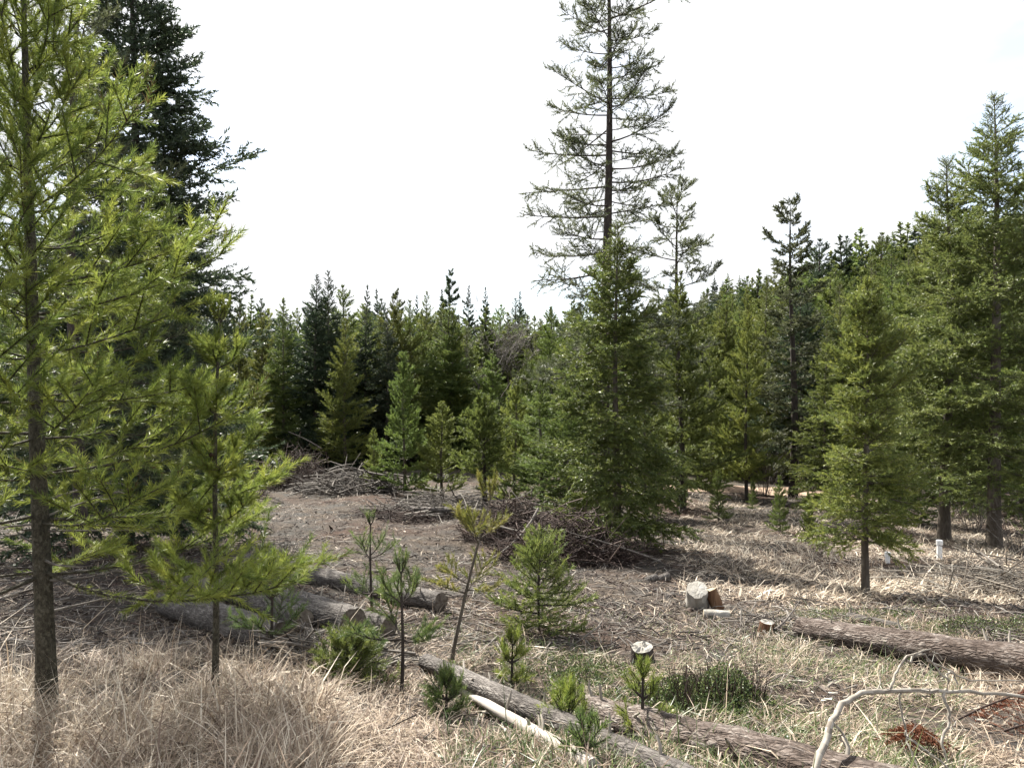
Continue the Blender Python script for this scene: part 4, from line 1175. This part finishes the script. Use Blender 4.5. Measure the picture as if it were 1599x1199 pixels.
# ------------------------------------------------------------------ low green ground cover patches
def leaf_patch(px, py, rx, ry, h, n, seed, label, size=0.02):
    g = np.random.default_rng(seed)
    p0 = gp(px, py)
    a = g.random(n) * 6.28; rr = np.sqrt(g.random(n))
    x = rr * np.cos(a) * rx; y = rr * np.sin(a) * ry
    lump = 0.6 + 0.4 * np.sin(x * 9 + seed) * np.cos(y * 11)
    z = ground_z(p0.x + x, p0.y + y) - p0.z + h * np.clip(1 - rr ** 2, 0.06, 1) * lump * g.random(n) ** 0.6 + 0.01
    c = np.stack([x, y, z], -1)
    d = nrm(g.normal(size=(n, 3)) + np.array([0, 0, 0.5])); w = nrm(np.cross(d, g.normal(size=(n, 3))))
    sz = size * g.uniform(0.6, 1.3, n)[:, None]
    V = np.stack([c, c + d * sz * 0.5 + w * sz * 0.3, c + d * sz, c + d * sz * 0.5 - w * sz * 0.3], 1).reshape(-1, 3)
    F = np.arange(n * 4).reshape(-1, 4)
    root = empty('ground_shrub', p0); tag(root, label, 'shrub', 'low green ground shrubs')
    o = add('leaves', raw_mesh('leaves', V, [F], g.random(n)), M['green'], root); o['kind'] = 'stuff'
    k = n // 30
    sx = rx * g.uniform(-0.7, 0.7, k); sy = ry * g.uniform(-0.7, 0.7, k)
    b0 = np.stack([sx, sy, ground_z(p0.x + sx, p0.y + sy) - p0.z], -1)
    dv = np.stack([g.normal(0, 0.06, k), g.normal(0, 0.06, k), h * g.uniform(0.5, 1.1, k)], -1)
    v, f = tubes(np.stack([b0, b0 + dv * 0.5, b0 + dv], 1), np.tile([[0.003, 0.0025, 0.001]], (k, 1)), 3)
    o = add('stems', raw_mesh('stems', v, [f], g.random(len(f)), True), M['brown_twig'], root); o['kind'] = 'stuff'


leaf_patch(1118, 1105, 0.38, 0.30, 0.26, 6500, 1, 'dense dark green low shrub right of the small white-topped stump')
leaf_patch(1065, 1100, 0.34, 0.3, 0.18, 3500, 2, 'lighter green low shrub left of the dense dark one')
leaf_patch(935, 1062, 0.45, 0.3, 0.12, 3500, 3, 'flat green leafy patch left of the small white-topped stump')
leaf_patch(1235, 1165, 0.35, 0.2, 0.08, 2200, 4, 'green leafy patch behind the rough-barked log')
leaf_patch(1560, 985, 0.9, 0.35, 0.2, 3000, 5, 'grey-green low shrub behind the big right-hand log')
leaf_patch(870, 1040, 0.5, 0.3, 0.06, 1800, 6, 'sparse green sprigs below the bushy fir sapling')
leaf_patch(560, 1062, 0.4, 0.25, 0.08, 1800, 7, 'dark green sprigs around the low fir seedling')

# ------------------------------------------------------------------ dry grass and litter (uncountable)
def grass(n, dmin, dmax, seed, hgt, wid, name, lie, segs=2, px_m=250, straw_bias=None, power=1.0, pxr=None, mat='straw', tb=0.0, clump=None):
    g = np.random.default_rng(seed)
    u = g.random(n)
    d = dmin * (dmax / dmin) ** (u ** power)
    pxlo, pxhi = pxr or (-px_m, 1599 + px_m)
    px = pxlo + (pxhi - pxlo) * g.random(n)
    x = (px - 799.5) / FPX * d; y = d
    if clump:
        nc, cr_ = clump
        ci = g.integers(0, min(nc, n), n)
        ox, oy = g.normal(0, cr_, n), g.normal(0, cr_, n)
        x = x[ci] + ox; y = y[ci] + oy
    # tussock clumping
    cl = np.array([1.5 * mnoise.noise((a_ * 0.8, b_ * 0.8, 3.3)) + 1.1 * mnoise.noise((a_ * 2.4, b_ * 2.4, 8.1)) for a_, b_ in zip(x, y)])
    bare = sstep(6.2, 8.0, y) * sstep(24, 17, y) * sstep(-7, -5, x) * sstep(4.2, 2.2, x)      # trampled litter of the clearing
    keep = g.random(n) < np.clip(0.5 + 0.9 * cl, 0.03, 1) * (1 - 0.8 * bare)
    if clump: ox, oy = ox[keep], oy[keep]
    x, y, cl = x[keep], y[keep], cl[keep]; n = len(x)
    z = ground_z(x, y)
    az = g.random(n) * 6.28
    # laid-over direction is locally coherent
    az = np.where(g.random(n) < 0.55, az, 1.4 * np.sin(x * 0.9 + 0.6 * y) + 0.7 + g.normal(0, 0.5, n))
    if clump: az = np.arctan2(oy, ox) + g.normal(0, 0.6, n)
    h = hgt * g.lognormal(0, 0.4, n)
    le = np.clip(g.normal(lie, 0.3, n), 0.02, 1.45)      # elevation of the blade
    dxy = np.stack([np.cos(az), np.sin(az)], -1)
    b0 = np.stack([x, y, z - 0.004 + 0.03 * g.random(n) * np.clip(1.2 - le, 0, 1)], -1)
    mid = b0 + np.concatenate([dxy * (np.cos(le) * h * 0.5)[:, None], (np.sin(le) * h * 0.5)[:, None]], 1)
    le2 = le - np.abs(g.normal(0.45, 0.4, n))
    tip = mid + np.concatenate([dxy * (np.cos(le2) * h * 0.5)[:, None], (np.sin(le2) * h * 0.5)[:, None]], 1)
    tip[:, 2] = np.maximum(tip[:, 2], ground_z(tip[:, 0], tip[:, 1]) + 0.006)
    mid[:, 2] = np.maximum(mid[:, 2], ground_z(mid[:, 0], mid[:, 1]) + 0.006)
    w = wid * g.lognormal(-0.1, 0.45, n)[:, None]
    wv = np.stack([-dxy[:, 1], dxy[:, 0], g.normal(0, 0.5, n)], -1); wv = nrm(wv) * w / 2
    V = np.stack([b0 - wv, b0 + wv, mid + wv * 0.8, mid - wv * 0.8, tip], 1).reshape(-1, 3)
    i0 = np.arange(n)[:, None] * 5
    Q = i0 + np.array([[0, 1, 2, 3]]); T3 = i0 + np.array([[3, 2, 4]])
    patch = 0.5 + 0.5 * np.sin(x * 0.8 + 2) * np.cos(y * 0.55 + 1)
    tn = np.clip(tb + g.beta(1.25, 1.25, n) * 0.88 + 0.12 * patch + 0.05 * cl, 0, 1)
    o = add(name, raw_mesh(name, V, [Q, T3], np.concatenate([tn, tn])), M[mat])
    return o


o = grass(115000, 2.0, 9.5, 301, 0.12, 0.0046, 'dry_grass', 0.15)
tag(o, 'matted pale dry grass covering the foreground', 'grass', kind='stuff')
o = grass(34000, 2.3, 5.8, 302, 0.24, 0.0050, 'dry_grass', 0.7, pxr=(-250, 520), tb=0.15, clump=(700, 0.045))
tag(o, 'taller upright dry grass at the lower left around the pine trunks', 'grass', kind='stuff')
o = grass(60000, 8.5, 40, 303, 0.17, 0.010, 'dry_grass', 0.12, power=1.0)
tag(o, 'dry grass thinning out over the clearing further back', 'grass', kind='stuff')
o = grass(52000, 10, 28, 304, 0.20, 0.011, 'dry_grass', 0.4, pxr=(1060, 1750), tb=0.24)
tag(o, 'sunlit pale tall grass on the right below the firs', 'grass', kind='stuff')
o = grass(72000, 2.2, 9.5, 306, 0.15, 0.0046, 'dry_grass', 0.5, clump=(2600, 0.04))
tag(o, 'low tussocks of dry grass rooted across the foreground', 'grass', kind='stuff')
o = grass(40000, 2.4, 9, 305, 0.11, 0.0045, 'green_grass', 0.7, pxr=(700, 1500), mat='green')
tag(o, 'sparse fresh green grass blades in the foreground on the right', 'grass', kind='stuff')


def litter(n, d0, d1, seed, lr, rr, mat, label):
    g = np.random.default_rng(seed)
    def pos(n):
        d = d0 * (d1 / d0) ** g.random(n); px = -150 + 1900 * g.random(n)
        x = (px - 799.5) / FPX * d
        return np.stack([x, d, ground_z(x, d) + 0.012 + 0.03 * g.random(n)], -1)
    v, f, t = sticks(n, g, pos, lr, rr, 0.15, 0.10, 3, 3)
    o = add('twig_litter', raw_mesh('twig_litter', v, [f], t, True), M[mat])
    tag(o, label, 'twigs', kind='stuff')


litter(1500, 2.3, 9, 401, (0.08, 0.45), (0.002, 0.006), 'twig', 'grey broken twigs strewn over the foreground')
litter(6500, 6.5, 28, 402, (0.08, 0.55), (0.004, 0.012), 'twig', 'grey slash twigs strewn over the clearing')
litter(2600, 7, 24, 403, (0.08, 0.45), (0.004, 0.012), 'brown_twig', 'brown dead twigs scattered in the clearing')
litter(700, 2.4, 14, 404, (0.03, 0.12), (0.005, 0.014), 'paletwig', 'small pale wood chips scattered over foreground and clearing')


def flakes(n, d0, d1, seed, size, label):
    """fallen needles, bark flakes and leaves lying on the soil"""
    g = np.random.default_rng(seed)
    d = d0 * (d1 / d0) ** g.random(n); px = -150 + 1900 * g.random(n)
    x = (px - 799.5) / FPX * d
    cl = np.sin(x * 2.3 + 0.7) * np.cos(d * 1.9) + 0.6 * np.sin(x * 5.1 - d * 3.7) + 0.5 * np.sin(x * 0.9 + d * 0.7)
    k = g.random(n) < 0.6 + 0.35 * cl
    x, d, cl = x[k], d[k], cl[k]; n = len(x)
    c = np.stack([x, d, ground_z(x, d) + 0.008 + 0.02 * g.random(n)], -1)
    u = nrm(g.normal(size=(n, 3)) * np.array([1, 1, 0.3])); w = nrm(np.cross(u, g.normal(size=(n, 3)) * 0.35 + np.array([0, 0, 1.0])))
    ln = (size * (0.6 + 0.05 * d) * g.lognormal(0, 0.4, n))[:, None]; wd = ln * g.uniform(0.12, 0.5, n)[:, None]
    V = np.stack([c - u * ln / 2, c + w * wd / 2, c + u * ln / 2 + np.array([0, 0, 0.01]), c - w * wd / 2], 1).reshape(-1, 3)
    o = add('leaf_litter', raw_mesh('leaf_litter', V, [np.arange(n * 4).reshape(-1, 4)], np.clip(g.beta(1.3, 1.6, n) + 0.05 * cl, 0, 1)), M['litter'])
    tag(o, label, 'litter', kind='stuff')


flakes(85000, 4.5, 30, 501, 0.045, 'brown needle duff, bark flakes and dead leaves on the clearing floor')

leaf_patch(1180, 1130, 0.5, 0.3, 0.05, 1800, 8, 'thin green sprigs between the dark shrub and the rough-barked log')
leaf_patch(1000, 1085, 0.4, 0.25, 0.06, 1500, 9, 'thin green sprigs in front of the small white-topped stump')
leaf_patch(1330, 960, 0.8, 0.4, 0.07, 1800, 10, 'dull green sprigs around the foot of the slim fir trunk')
leaf_patch(640, 985, 0.5, 0.35, 0.06, 1500, 11, 'dull green sprigs behind the thin-stemmed pine sapling')
